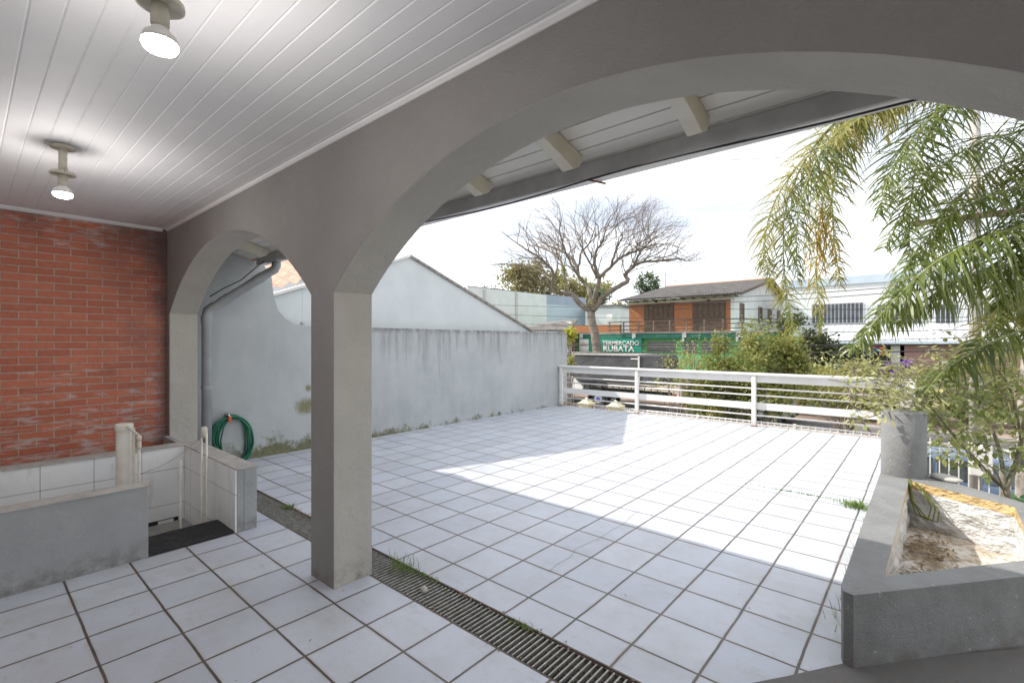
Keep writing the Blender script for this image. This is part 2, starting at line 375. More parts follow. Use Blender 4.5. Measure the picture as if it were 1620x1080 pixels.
# ================================================================== TERRACE AND PORCH FLOOR
struct('porch_floor', MB().face([(-4.08, -2.2, 0), (2.6, -2.2, 0), (2.6, 1.71, 0), (-4.08, 1.71, 0)])
       .face([(-6.26, 1.5, 0), (-4.08, 1.5, 0), (-4.08, 1.71, 0), (-6.26, 1.71, 0)])
       .face([(-6.26, -2.2, 0), (-5.54, -2.2, 0), (-5.54, 1.5, 0), (-6.26, 1.5, 0)]), M['tile_porch'], fix=False)
struct('terrace_floor', MB().face([(-6.6, 1.958, 0), (.45, 1.958, 0), (.45, 2.9, 0), (-.2, 2.9, 0), (-.2, 9.27, 0), (-6.6, 9.27, 0)]), M['tile_terrace'], fix=False)
M['slab'] = plain('slab_render', (.34, .34, .33), (.24, .23, .22), 2, .8)
struct('terrace_slab', MB().box(-6.6, -.17, 1.96, 9.3, -.3, -.012).box(-6.6, 2.6, -2.2, 1.7, -2.35, -1.6).box(-6.6, -.25, 9.0, 9.25, -2.35, -.3)
       .box(-.4, -.22, 1.96, 9.0, -2.35, -.3).box(-.17, 2.6, 1.96, 2.75, -2.35, -.012), M['slab'])

# ------------------------------------------------------------------ drain
gd = thing('drain_grate', 'long rusty steel drain grate set in the floor tiles in front of the arches', 'drain grate', (-2.5, 1.83, 0))
mb = MB(); x = -6.4
while x < .9:
    tw = random.uniform(-.0015, .0015)
    mb.box(x, x + .0075, 1.728, 1.940, -.024, -.0035 + tw); x += .0310
build('bars', mb, M['steel'], gd, fix=False)
build('frame', MB().box(-6.4, .9, 1.710, 1.7185, -.03, .001).box(-6.4, .9, 1.9475, 1.957, -.03, .002).box(-6.4, .9, 1.7215, 1.728, -.03, -.006).box(-6.4, .9, 1.940, 1.9465, -.03, -.006)
      .box(-6.4, .9, 1.80, 1.806, -.03, -.014).box(-6.4, .9, 1.868, 1.874, -.03, -.014), M['drainframe'], gd, fix=False)
struct('drain_channel', MB().box(-6.45, .95, 1.7, 1.965, -.30, -.14), M['dark'])

cp_ = [atZ(x, y, .0012) for x, y in ((867, 905), (880, 893), (903, 880), (910, 868), (925, 861), (948, 851), (968, 838), (985, 829), (1003, 812), (1015, 806))]
mb = MB()
for p_, q_ in zip(cp_, cp_[1:]):
    n_ = (q_ - p_).cross(Vector((0, 0, 1))).normalized() * .0012; mb.face([p_ - n_, p_ + n_, q_ + n_, q_ - n_])
struct('floor_crack', mb, plain('crack_dirt', (.16, .13, .11), None, 8, .9), fix=False)
# grass in the drain and between tiles
def blades(mb, c, n, h, spread, lean=.5, wd=.0022):
    for i in range(n):
        p = Vector(c) + Vector((random.gauss(0, spread[0]), random.gauss(0, spread[1]), 0)); a = random.uniform(0, 6.28)
        d = Vector((math.cos(a), math.sin(a), 0)); hh = h * random.uniform(.35, 1); s = d.cross(Vector((0, 0, 1))) * wd
        le = lean * random.uniform(.2, 1.3); q = p + d * hh * le * .35 + Vector((0, 0, hh * .6)); r = p + d * hh * le + Vector((0, 0, hh * (1 - .25 * le)))
        mb.face([p - s, p + s, q + s * .8, q - s * .8]); mb.face([q - s * .8, q + s * .8, r])
mb = MB(); blades(mb, (-2.60, 1.90, -.02), 60, .16, (.05, .03), .7); blades(mb, (-2.45, 1.93, -.01), 70, .06, (.10, .012), .8)
tag(build('grass_tuft', mb, M['grass'], fix=False), 'tuft of green grass growing from the drain right beside the pillar', 'weed')['kind'] = 'stuff'
mb = MB(); blades(mb, (-1.60, 1.935, -.01), 60, .045, (.05, .012), 1)
tag(build('grass_tuft', mb, M['grass'], fix=False), 'short green sprouts on the drain edge right of the pale shell', 'weed')
mb = MB(); blades(mb, (-.47, 5.32, 0), 240, .07, (.07, .05), 1, .003)
tag(build('grass_tuft', mb, M['grass'], fix=False), 'flat green tuft in a sunlit tile joint near the planter', 'weed')
mb = MB()
for i in range(26):
    yy = 3.0 + i * .085; blades(mb, (-.37 + random.uniform(-.02, .03), yy, 0), 3, .11, (.012, .03), 1.1, .0022)
tag(build('grass_tuft', mb, M['shrub_yellow'], fix=False), 'thin row of grass blades along the foot of the planter', 'weed')['kind'] = 'stuff'
mb = MB(); blades(mb, (-4.35, 1.93, 0), 70, .035, (.035, .02), 1.1, .004)
tag(build('grass_tuft', mb, M['grass'], fix=False), 'small green weed beside the drain near the low wall end', 'weed')
mb = MB(); blades(mb, (-.95, 5.42, 0), 130, .02, (.22, .008), 1, .004)
tag(build('grass_tuft', mb, M['grass'], fix=False), 'thin moss line in a tile joint in the middle of the sunny floor', 'weed')['kind'] = 'stuff'
# leaf litter
mb = MB()
def leaf(mb, p, d, up, l, w_):
    d = Vector(d).normalized(); s = d.cross(Vector(up)); s = s.normalized() if s.length > 1e-4 else d.orthogonal().normalized(); n = s.cross(d)
    p = Vector(p); a = p + d * l * .33; bq = p + d * l * .72; e = p + d * l - n * l * .12
    mb.face([p, a + s * w_ * .5 - n * w_ * .1, bq + s * w_ * .42 - n * w_ * .12, e]); mb.face([p, e, bq - s * w_ * .42 - n * w_ * .12, a - s * w_ * .5 - n * w_ * .1])
for i in range(150):
    px_ = random.uniform(-5.0, -.9); py_ = random.choice((1.935, 1.945, 1.73)) + random.gauss(0, .012)
    a = random.uniform(0, 6.3); leaf(mb, (px_, py_, random.uniform(.001, .010)), (math.cos(a), math.sin(a), random.uniform(-.1, .3)), (0, 0, 1), random.uniform(.008, .026), .010)
for i in range(50):
    px_ = random.gauss(-4.2, .25); py_ = 1.93 + random.gauss(0, .035); a = random.uniform(0, 6.3)
    leaf(mb, (px_, py_, .006), (math.cos(a), math.sin(a), .1), (0, 0, 1), random.uniform(.012, .035), .012)
for i in range(45):
    px_ = random.uniform(-5, -.4); py_ = random.uniform(2, 6.5) if i % 3 else random.uniform(.2, 1.6); a = random.uniform(0, 6.3)
    if px_ < -4 and py_ < 1.7: continue
    leaf(mb, (px_, py_, .004), (math.cos(a), math.sin(a), .1), (0, 0, 1), random.uniform(.006, .018), .008)
stuff('leaf_litter', mb, M['straw'], 'brown dry leaf bits scattered along the drain and over the tiles', 'dry leaves', fix=False)
sh = MB(); sh.lathe((0, 0, 0), [(.001, 0), (.018, .006), (.024, .018), (.016, .030), (.001, .034)], 9)
p = atZ(672, 932, .0)
ob = build('shell', sh, M['stone'], smooth=True); ob.location = (p.x, p.y, .0); ob.rotation_euler = (1.2, .3, .5)
tag(ob, 'small pale snail shell lying on the drain grate', 'shell')

# ================================================================== ARCH WALL
AF, AB = 1.47, 1.735
def arc(cx, n=30, hw=1.6, zs=1.80, rise=.635):
    Rr = (hw * hw + rise * rise) / (2 * rise); a0 = math.asin(hw / Rr); zc = zs + rise - Rr
    return [(cx + Rr * math.sin(-a0 + 2 * a0 * i / n), zc + Rr * math.cos(-a0 + 2 * a0 * i / n)) for i in range(n + 1)]
pts = [(-6.262, -.05), (-6.19, -.05)] + arc(-4.59, hw=1.6) + [(-2.99, -.05), (-2.70, -.05)] + arc(-1.10, hw=1.6) + [(.50, -.05), (.80, -.05)]
pts += [(.80, -.05), (.80, 2.9), (-6.262, 2.9)]
pts = [q for i, q in enumerate(pts) if i == 0 or q != pts[i - 1]]
aw = thing('arch_wall', 'dark grey plastered wall with two wide arches between porch and terrace', 'arch wall', (-2.85, 1.6, 0))
build('wall', MB().prism([(x, AF, z) for x, z in pts], (0, AB - AF, 0)), M['arch'], aw, bevel=.006)
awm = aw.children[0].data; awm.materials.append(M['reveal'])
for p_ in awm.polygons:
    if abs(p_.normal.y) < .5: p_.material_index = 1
tr_ = MB()
for x in (-2.1, .1): pass
# ================================================================== BRICK WALL
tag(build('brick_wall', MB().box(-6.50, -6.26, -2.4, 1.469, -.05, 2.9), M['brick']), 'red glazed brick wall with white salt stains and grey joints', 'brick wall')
M['back'] = plain('house_back_fill', (.74, .72, .68), (.68, .66, .62), 2, .8)
tag(build('unseen_house_wall', MB().box(-6.26, 2.9, -2.45, -2.2, -.05, 2.9), M['back']), 'unseen pale house wall behind the camera, added to block sun and fill the porch', 'wall')  # unseen wall added to keep the sun out, pale to fill the porch
# ceiling
mb = MB(); y = .2476 - .0903 * 27; zc = 2.72
while y < 1.47:
    a, b2, e = y + .0055, y + .0903 - .0055, min(y + .0903, 1.47)
    b2 = min(b2, 1.47)
    if a < 1.47:
        mb.face([(-6.26, a, zc), (2.9, a, zc), (2.9, b2, zc), (-6.26, b2, zc)])
        mb.face([(-6.26, y, zc + .0035), (2.9, y, zc + .0035), (2.9, a, zc), (-6.26, a, zc)])
        mb.face([(-6.26, b2, zc), (2.9, b2, zc), (2.9, e, zc + .0035), (-6.26, e, zc + .0035)])
    y += .0903
struct('ceiling', mb, M['pvc'], fix=False)
struct('ceiling_void', MB().box(-6.26, 2.9, -2.2, 1.47, 2.735, 2.76), M['dark'])
tag(build('ceiling_trim', MB().prism([(-6.24, 1.442, 2.7195), (-6.24, 1.4695, 2.7195), (-6.24, 1.4695, 2.700), (-6.24, 1.462, 2.700), (-6.24, 1.446, 2.711)], (9.1, 0, 0)), M['pvc']),
    'narrow white cornice strip between the boarded ceiling and the arch wall', 'trim')
tag(build('ceiling_trim', MB().prism([(-6.221, -2.2, 2.7195), (-6.2595, -2.2, 2.7195), (-6.2595, -2.2, 2.69), (-6.252, -2.2, 2.69), (-6.224, -2.2, 2.71)], (0, 3.62, 0)), M['pvc']),
    'narrow white cornice strip along the top of the red brick wall', 'trim')

# ================================================================== ROOF EAVE over the terrace
rf = thing('porch_roof', 'white boarded eave of the porch roof with rafter ends seen past the arches', 'roof eave', (-2, 2, 2.5))
def sof(y): return 2.715 - (y - 1.735) * .245
mb = MB(); y = 1.70
while y < 2.41:
    e = min(y + .098, 2.42)
    mb.prism([(-6.55, y + .004, sof(y + .004)), (-6.55, e - .004, sof(e - .004)), (-6.55, e - .004, sof(e) + .02), (-6.55, y + .004, sof(y) + .02)], (9.9, 0, 0))
    y += .098
build('soffit_boards', mb, M['white_wood'], rf)
build('roof_deck', MB().prism([(-7.6, -2.6, 3.75), (-7.6, 2.52, sof(2.52) + .025), (-7.6, 2.52, sof(2.52) + .085), (-7.6, -2.6, 3.85)], (11, 0, 0)), M['tileroof'], rf)
for i in range(13):
    xr = -.10 - .71 * i + 1.42
    if xr < -6.4: break
    y0, y1 = 1.72, 2.335
    pr = [(xr - .036, y0, sof(y0) - .005), (xr - .036, y1, sof(y1) - .005), (xr - .036, y1 - .0, sof(y1) - .03), (xr - .036, y1 - .035, sof(y1) - .075),
          (xr - .036, y1 - .10, sof(y1) - .105), (xr - .036, y1 - .2, sof(y1) - .105 + .04), (xr - .036, y0, sof(y0) - .10)]
    build('rafter', MB().prism(pr, (.072, 0, 0)), M['cream'], rf, bevel=.004)
gu = build('gutter', MB().prism([(-6.3, 2.425, 2.555), (-6.3, 2.425, 2.455), (-6.3, 2.52, 2.462), (-6.3, 2.535, 2.545), (-6.3, 2.529, 2.545), (-6.3, 2.515, 2.468), (-6.3, 2.431, 2.461), (-6.3, 2.431, 2.555)], (9.4, 0, 0)), M['fascia'], rf)
build('fascia', MB().box(-6.3, 3.1, 2.398, 2.4225, 2.452, 2.548), M['gutter'], rf)
mb = MB()
mb.tube([(-6.0 + i * .3, 2.412 + .012 * math.sin(i * 1.1), 2.442 + .010 * math.sin(i * .8 + 1)) for i in range(28)], .005, 6)
tag(build('cable', mb, M['wire'], smooth=True), 'thin black cable running under the eave gutter', 'cable')
mb = MB().tube([(-1.50, 2.40, 2.45), (-1.47, 2.43, 2.443), (-1.45, 2.53, 2.448)], .006, 6)
tag(build('gutter_bracket', mb, M['rusty']), 'rusty bracket hanging under the gutter at the middle rafter end', 'bracket')

# ================================================================== BOUNDARY WALL, GABLE NEXT DOOR
cur = [(2.58, 2.50), (2.68, 2.34), (2.70, 2.13), (2.76, 1.92), (2.86, 1.81), (3.0, 1.74), (3.18, 1.715)]
prof = [(1.4, -.1)] + [(9.55, -.1), (9.55, 1.715)] + cur[::-1] + [(1.76, 2.70), (1.4, 2.70)]
bwl = thing('boundary_wall', 'long grey plastered boundary wall with black run marks and green moss at its foot', 'wall', (-6.6, 5, 0))
build('wall', MB().prism([(-6.52, y, z) for y, z in prof], (-.17, 0, 0)), M['boundary'], bwl, bevel=.006)
build('sensor', MB().lathe((-6.55, 3.1, 1.725), [(.02, 0), (.03, .015), (.03, .04), (.012, .05)], 10), M['dirty_cap'], bwl)
ng = thing('neighbour_house', 'pale gabled house wall with sloping coping rising behind the boundary wall', 'house', (-7.5, 5, -2.4))
gp = [(1.5, 1.62), (1.5, -2.3), (9.4, -2.3), (9.4, 1.38), (5.08, 2.975)]
build('wall', MB().prism([(-6.76, y, z) for y, z in [(3.2, -2.3), (9.4, -2.3), (9.4, 1.38), (5.08, 2.96), (3.2, 2.27)]], (-.2, 0, 0)), M['gable'], ng)
cp = lambda a, b3, th, ov: MB().prism([(-6.72 , a[0], a[1]), (-6.72, b3[0], b3[1]), (-6.72, b3[0], b3[1] + th), (-6.72, a[0], a[1] + th)], (-.3, 0, 0))
build('coping', cp((5.08, 2.962), (9.5, 1.345), .045, 0), M['capbrown'], ng)
build('coping', cp((5.08, 2.962), (1.6, 1.68), .045, 0), M['fascia'], ng)
build('low_wall', MB().prism([(-6.76, 1.5, -2.3), (-6.76, 3.198, -2.3), (-6.76, 3.198, 2.26), (-6.76, 1.5, 1.64)], (-.2, 0, 0)), M['gable'], ng)
# clay tiles: a wavy slope rising away from the terrace
mbt = MB()
def tfun(u, v):
    yv = 1.3 + 3.75 * v; xv = -6.95 - 4.5 * u
    z = 1.60 + (yv - 1.3) * .368 + .07 + u * 1.35 + .025 * math.sin(yv * 2 * math.pi / .19) + .02 * ((u * 18) % 1)
    return (xv, yv, z)
mbt.grid(tfun, 72, 120)
build('tiled_roof', mbt, M['tileroof'], ng, fix=False)

# ================================================================== STAIR WELL
tag(build('parapet', MB().box(-4.225, -4.08, -2.19, .848, -.02, .495), M['parapet'], bevel=.006), 'low grey textured parapet in front of the stair opening', 'parapet')
sw = thing('stairwell_kerb', 'pale dirty concrete edge and white tiled wall around the stair opening', 'stairwell wall', (-4.9, 1.5, 0))
tag(build('parapet', MB().box(-6.18, -4.08, 1.412, 1.462, 0.0, .485).box(-5.40, -4.08, 1.4625, 1.56, 0.0, .485).box(-5.40, -4.08, 1.412, 1.56, -1.5, -.001), M['parapet'], bevel=.005),
    'short grey wall end with chipped edges beside the stair mat', 'parapet')
build('coping', MB().box(-5.552, -5.378, -2.19, 1.409, .4975, .508).box(-5.552, -4.075, 1.406, 1.565, .4875, .500), M['dirty_cap'], sw)
build('back_wall', MB().box(-5.54, -5.40, -2.19, 1.41, -1.6, .497), M['arch'], sw)
bt = build('tile_facing', MB().box(-5.399, -5.389, -2.19, 1.40, -1.6, .496), M['wtile_y'], sw)
build('tile_facing', MB().box(-5.388, -4.084, 1.400, 1.4115, -1.6, .487), M['wtile_x'], sw)
build('tile_facing', MB().box(-4.236, -4.2255, -2.19, .848, -1.6, .494), M['wtile_y'], sw)
build('cap', MB().box(-4.235, -4.07, -2.19, .858, .4952, .502), M['dirty_cap'], sw)
build('vent_opening', MB().box(-5.3885, -5.384, 1.09, 1.35, -.26, -.165), M['dark'], sw)
build('vent_plate', MB().box(-5.3838, -5.379, 1.19, 1.31, -.262, -.172), M['white_paint'], sw)
struct('stairs', MB().box(-5.39, -4.0, -2.19, .0, -2.3, -1.0).box(-5.389, -4.50, .851, 1.3995, -1.6, -.2).box(-5.389, -4.0, .3, .849, -1.6, -.4).box(-5.389, -4.0, .001, .299, -1.6, -.6)
       .box(-4.50, -4.082, .851, 1.3995, -1.6, -.014), M['slab'])
mb = MB()
def matf(u, v):
    x = -4.50 + .41 * u; y = .853 + .545 * v
    return (x, y, .004 + .006 * noise.noise(Vector((x * 9, y * 9, 1))) + (.008 if .02 < u < .98 else 0))
mb.grid(matf, 24, 24)
tag(build('door_mat', mb, M['mat'], smooth=True, fix=False), 'black rubber mat lying on the top stair', 'mat')
hr = thing('handrail_post', 'thick white capped pipe standing behind the low parapet', 'pipe', (-4.56, .81, -.4))
build('pipe', MB().lathe((-4.568, .80, 0), [(.050, -.4), (.050, .835), (.0505, .836), (.056, .838), (.056, .875), (.048, .880)], 28), M['white_pipe'], hr, smooth=False)
build('flat_bar', MB().box(-4.512, -4.494, .835, .853, -.4, .85), M['fitting'], hr)
hb = thing('handrail', 'thin bent cream rail piece rising from the parapet end next to the thick pipe', 'handrail', (-4.4, .86, .4))
build('post', MB().tube([(-4.424, .862, .0), (-4.424, .862, .76)], .009, 10), M['fitting'], hb, smooth=True)
build('joint', MB().lathe((-4.424, .862, .70), [(.010, 0), (.015, .01), (.015, .05), (.010, .06), (.017, .065), (.016, .095), (.006, .10)], 14), M['fitting'], hb, smooth=True)
build('arm', MB().tube([(-4.424, .862, .80), (-4.47, .835, .835), (-4.54, .79, .880)], .008, 8), M['fitting'], hb, smooth=True)
hp = thing('handrail', 'tall thin pair of cream poles standing at the far end of the stair opening', 'handrail', (-4.75, 1.38, -.5))
a, b_ = atD(319, 800, 4.15), atD(327, 800, 4.15)
build('post', MB().tube([(a.x, a.y, -.9), (a.x, a.y, .70)], .0085, 10).tube([(b_.x, b_.y, -.9), (b_.x, b_.y, .70)], .0085, 10), M['white_pipe'], hp, smooth=True)
build('cap', MB().lathe(((a.x + b_.x) / 2, (a.y + b_.y) / 2, .66), [(.012, 0), (.026, .03), (.026, .07), (.022, .095), (.008, .10)], 14), M['fitting'], hp, smooth=True)
q = atD(286, 728, 4.2)
tag(build('thin_pole', MB().tube([(q.x, q.y, -.9), (q.x, q.y, q.z)], .009, 8), M['white_pipe'], smooth=True), 'thin short pole against the white tiles inside the stair opening', 'pole')
e0 = Vector((-4.41, .86, .515)); e1 = Vector((a.x, a.y, .68))
tag(build('wire', MB().tube([e0.lerp(e1, i / 12) + Vector((0, 0, -.05 * math.sin(math.pi * i / 12))) for i in range(13)], .0028, 6), M['steel'], smooth=True),
    'slack wire strung across the stair opening between the rail posts', 'wire')

# ================================================================== DOWNPIPE AND HOSE
dp = thing('downpipe', 'grey drainpipe rising beside the small arch and bending to the gutter', 'drainpipe', (-6.32, 1.85, 0))
path = [(-6.31, 1.86, -.02), (-6.31, 1.86, 1.80), (-6.305, 1.87, 1.86), (-6.285, 1.91, 1.90), (-6.26, 1.96, 1.93), (-5.97, 2.42, 2.33), (-5.935, 2.47, 2.37), (-5.92, 2.485, 2.42), (-5.92, 2.485, 2.47)]
build('pipe', MB().tube(path, .052, 24), M['pvc_pipe'], dp, smooth=True)
for pa, pb in (((-6.31, 1.86, 1.70), (-6.31, 1.86, 1.80)), ((-6.24, 1.99, 1.957), (-6.19, 2.07, 2.026)), ((-6.05, 2.295, 2.222), (-6.0, 2.374, 2.29)), ((-6.31, 1.86, .95), (-6.31, 1.86, .985))):
    build('collar', MB().tube([pa, pb], .058, 24), M['pvc_pipe'], dp, smooth=False)
build('wire_tie', MB().tube([(-6.27, 1.88, 2.02), (-6.2, 2.0, 2.12), (-6.1, 2.15, 2.22), (-6.02, 2.28, 2.37), (-5.97, 2.36, 2.46)], .006, 6), M['wire'], dp, smooth=True)
hs = thing('garden_hose', 'coiled green garden hose with an orange nozzle hung on the grey wall', 'hose', (-6.46, 2.2, .3))
mb = MB()
for k in range(9):
    pts_ = []; cy, cz = 2.18 + random.uniform(-.02, .02), .32 + random.uniform(-.03, .015); ry = .185 + random.uniform(-.035, .035) + .006 * k; rz = .275 + random.uniform(-.03, .02)
    for i in range(41):
        t_ = 2 * math.pi * i / 40; sag = .05 * max(0, -math.sin(t_))
        pts_.append((-6.50 + .013 * (k % 4) + .012 + .01 * math.sin(3 * t_ + k), cy + ry * math.cos(t_) + (.05 if math.sin(t_) < 0 else .0) * -math.sin(t_) + .03 * k / 9 * -math.sin(t_), cz + rz * math.sin(t_) - sag))
    mb.tube(pts_, .0095, 8, cap=False)
mb.tube([(-6.455, 2.13, .54), (-6.45, 2.08, .45), (-6.45, 2.05, .3), (-6.46, 2.07, .15), (-6.47, 2.15, .06)], .0095, 8)
build('coil', mb, M['hose'], hs, smooth=True, fix=False)
build('nozzle', MB().tube([(-6.44, 2.15, .585), (-6.435, 2.14, .535)], .020, 12), M['orange'], hs, smooth=False)
build('nozzle', MB().tube([(-6.44, 2.145, .535), (-6.435, 2.14, .51)], .014, 12), M['orange'], hs, smooth=False)
build('tap', MB().tube([(-6.52, 2.12, .60), (-6.43, 2.13, .605), (-6.42, 2.14, .58)], .013, 10).lathe((-6.46, 2.125, .60), [(.006, 0), (.006, .025), (.022, .03), (.022, .036)], 12), M['chrome'], hs, smooth=True)

# ================================================================== CEILING LAMPS
M['bulb_on'], t, b = newmat('lit_bulb'); b.inputs['Base Color'].default_value = (1, 1, 1, 1)
b.inputs['Emission Color'].default_value = (1, .96, .92, 1); b.inputs['Emission Strength'].default_value = 9
def lamp(x, y, label):
    o = thing('ceiling_lamp', label, 'lamp', (x, y, 2.72), 'lamps on the white ceiling')
    build('ceiling_plate', MB().lathe((x, y, 0), [(.050, 2.7195), (.062, 2.712), (.062, 2.700), (.030, 2.694), (.001, 2.694)], 24), M['fitting'], o, bevel=0)
    build('stem', MB().lathe((x, y, 0), [(.024, 2.694), (.021, 2.66), (.021, 2.60), (.024, 2.553)], 20), M['fitting'], o, smooth=True)
    build('disc', MB().lathe((x, y, 0), [(.060, 2.553), (.065, 2.548), (.065, 2.536), (.058, 2.534), (.03, 2.54), (.001, 2.54)], 28), M['fitting'], o)
    s = build('socket', MB().lathe((x, y, 0), [(.022, 2.54), (.025, 2.52), (.025, 2.478), (.021, 2.466)], 20), M['fitting'], o, smooth=True)
    build('bulb_body', MB().lathe((x, y, 0), [(.020, 2.470), (.026, 2.460), (.043, 2.444), (.048, 2.430), (.048, 2.422)], 24), M['white_paint'], o, smooth=True)
    build('bulb', MB().lathe((x, y, 0), [(.048, 2.4215), (.0485, 2.412), (.043, 2.401), (.028, 2.395), (.001, 2.393)], 24), M['bulb_on'], o, smooth=True)
    build('wall_screw', MB().tube([(x + .065, y, 2.542), (x + .082, y, 2.543)], .003, 6), M['steel'], o)
    ld = bpy.data.lights.new('lamp_light', 'POINT'); ld.energy = 9; ld.color = (1, .96, .92); ld.shadow_soft_size = .045
    lo = bpy.data.objects.new('lamp_light', ld); C.objects.link(lo); lo.parent = o; lo.location = (0, 0, -.36)
lamp(-1.786, .40, 'nearer ceiling lamp with a lit bulb on a short cream stem')
lamp(-4.06, .41, 'farther ceiling lamp with a lit bulb, above the stairs by the brick wall')

m, t, b = newmat('rail_paint'); X, Y, Z = xyz(t)
col = mix(t, ramp(t, noisef(t, 3, 5), .4, .7), (.80, .785, .76), (.72, .70, .67)); col = mix(t, ramp(t, noisef(t, 22, 6, .75), .62, .70, 0, .75), col, (.40, .24, .15))
col = mix(t, math_(t, 'MULTIPLY', ramp(t, Z, 0, .12, .7, 0), ramp(t, noisef(t, 30, 4), .4, .6)), col, (.30, .17, .11))
L(t, col, b.inputs['Base Color']); b.inputs['Roughness'].default_value = .45; M['rail_paint'] = m
# ================================================================== TERRACE RAILING
rl = thing('railing', 'white metal railing with flat and round bars along the far terrace edge', 'railing', (-3.5, 9.2, 0))
YR = 9.2
for xp in (-6.44, -4.53, -2.29, -.13):
    build('post', MB().box(xp - .035, xp + .035, YR - .03, YR + .03, .012, .90), M['rail_paint'], rl, bevel=.004)
    build('foot', MB().box(xp - .05, xp + .05, YR - .045, YR + .045, 0.002, .0115), M['rusty'], rl)
build('top_rail', MB().box(-6.5, -.09, YR - .045, YR + .045, .903, .945), M['rail_paint'], rl, bevel=.006)
build('upper_board', MB().box(-6.5, -.09, YR + .032, YR + .05, .775, .902), M['rail_paint'], rl)
build('lower_board', MB().box(-6.5, -.09, YR + .032, YR + .05, .295, .415), M['rail_paint'], rl)
for z in (.665, .545, .19, .075): build('round_bar', MB().tube([(-6.5, YR + .041, z), (-.09, YR + .041, z)], .013, 8), M['rail_paint'], rl, smooth=True)
# short side run hidden behind the round column
sr = thing('side_railing', 'short white railing run from the corner post back to the round column', 'railing', (-.13, 7, 0))
build('top_rail', MB().box(-.17, -.09, 5.6, YR - .05, .903, .945), M['rail_paint'], sr)
build('lower_board', MB().box(-.14, -.12, 5.6, YR - .05, .295, .415), M['rail_paint'], sr)

# ================================================================== PLANTER
pz = .345
outer = [(-.300, 2.745), (-.262, 2.655), (-.225, 2.655), (1.02, 4.22), (.66, 4.98), (.50, 5.02), (.02, 5.62), (-.30, 5.62)]
outer = [(-.300, 2.735), (-.285, 2.675), (-.245, 2.658), (.80, 3.96), (.74, 4.72), (.60, 4.93), (-.02, 5.50), (-.295, 5.50)]
inner = [(-.150, 2.975), (.520, 3.80), (.435, 4.08), (.475, 4.80), (-.100, 5.16), (-.120, 5.25)]
inner = [(-.150, 2.975), (.560, 3.88), (.470, 4.10), (.475, 4.81), (-.100, 5.16)]
pl = thing('planter', 'grey plastered planter box with an empty white lined inside at the terrace edge', 'planter', (0, 4, 0))
def ring(mb, o_, i_, z):
    # triangulated annulus through bmesh fill
    bm = bmesh.new(); ov = [bm.verts.new((x, y, z)) for x, y in o_]; iv = [bm.verts.new((x, y, z)) for x, y in i_]
    es = [bm.edges.new((ov[k], ov[(k + 1) % len(ov)])) for k in range(len(ov))] + [bm.edges.new((iv[k], iv[(k + 1) % len(iv)])) for k in range(len(iv))]
    bmesh.ops.triangle_fill(bm, use_beauty=True, use_dissolve=False, edges=es)
    for fc in bm.faces: mb.face([v.co.copy() for v in fc.verts])
    bm.free()
mb = MB(); ring(mb, outer, inner, pz)
for k in range(len(outer)):
    (x0, y0), (x1, y1) = outer[k], outer[(k + 1) % len(outer)]; mb.face([(x0, y0, -.3), (x1, y1, -.3), (x1, y1, pz), (x0, y0, pz)])
# inner faces down to z=.30 painted band
pw = build('wall', mb, M['planter'], pl)
bmw = bmesh.new(); bmw.from_mesh(pw.data); bmesh.ops.remove_doubles(bmw, verts=bmw.verts, dist=1e-4); bmesh.ops.recalc_face_normals(bmw, faces=bmw.faces); bmw.to_mesh(pw.data); bmw.free()
m_, t, b = newmat('planter_lining'); X, Y, Z = xyz(t)
col = mix(t, ramp(t, noisef(t, 3, 6), .4, .7), (.66, .66, .65), (.50, .48, .45))
fold = noisef(t, 9, 5, .6, sc=(1, 1, 1.6))
band = ramp(t, math_(t, 'ADD', Z, math_(t, 'MULTIPLY', noisef(t, 6), .04)), .298, .304)
col = mix(t, math_(t, 'MULTIPLY', band, ramp(t, Y, 4.0, 4.6, .35, 1)), col, mix(t, ramp(t, noisef(t, 14, 5), .35, .65), (.66, .46, .20), (.50, .36, .17)))
L(t, col, b.inputs['Base Color']); b.inputs['Roughness'].default_value = .42; bump(t, b, fold, 1.0, .07); M['lining'] = m_
def crum(x, y, z):
    a_ = .022 * max(0, min(1, (.30 - z) / .06)) if z < .30 else 0
    v = Vector((x * 7, y * 7, z * 9)); return (x - a_ * (noise.noise(v) + .5 * noise.noise(v * 2.7)), y - a_ * (noise.noise(v + Vector((9, 0, 0))) + .5 * noise.noise(v * 3.1)), z)
mb = MB()
for k in range(len(inner)):
    (x0, y0), (x1, y1) = inner[k], inner[(k + 1) % len(inner)]
    n_ = 44
    for i in range(n_):
        a0, a1 = i / n_, (i + 1) / n_
        for j, (za, zb) in enumerate([(-.04 + .03 * q_, -.01 + .03 * q_) for q_ in range(11)] + [(.29, .318), (.318, pz - .001)]):
            mb.face([crum(x0 + (x1 - x0) * a_, y0 + (y1 - y0) * a_, z_) for a_, z_ in ((a0, za), (a1, za), (a1, zb), (a0, zb))])
build('lining', mb, M['lining'], pl, fix=False)
m_, t, b = newmat('planter_bed'); col = mix(t, ramp(t, noisef(t, 4, 6), .4, .62), (.66, .63, .57), (.44, .36, .26))
col = mix(t, ramp(t, noisef(t, 16, 7, .75), .50, .66, 0, .8), col, (.20, .13, .08)); L(t, col, b.inputs['Base Color']); b.inputs['Roughness'].default_value = .9
bump(t, b, noisef(t, 30, 6), .9, .02); M['bed'] = m_
mb = MB(); mb.grid(lambda u, v: (-.15 + .75 * u, 2.95 + 2.25 * v, -.01 + .03 * noise.noise(Vector((u * 5, v * 9, 0)))), 30, 60)
bm = bmesh.new(); pb = build('bed', mb, M['bed'], pl, fix=False, smooth=True)
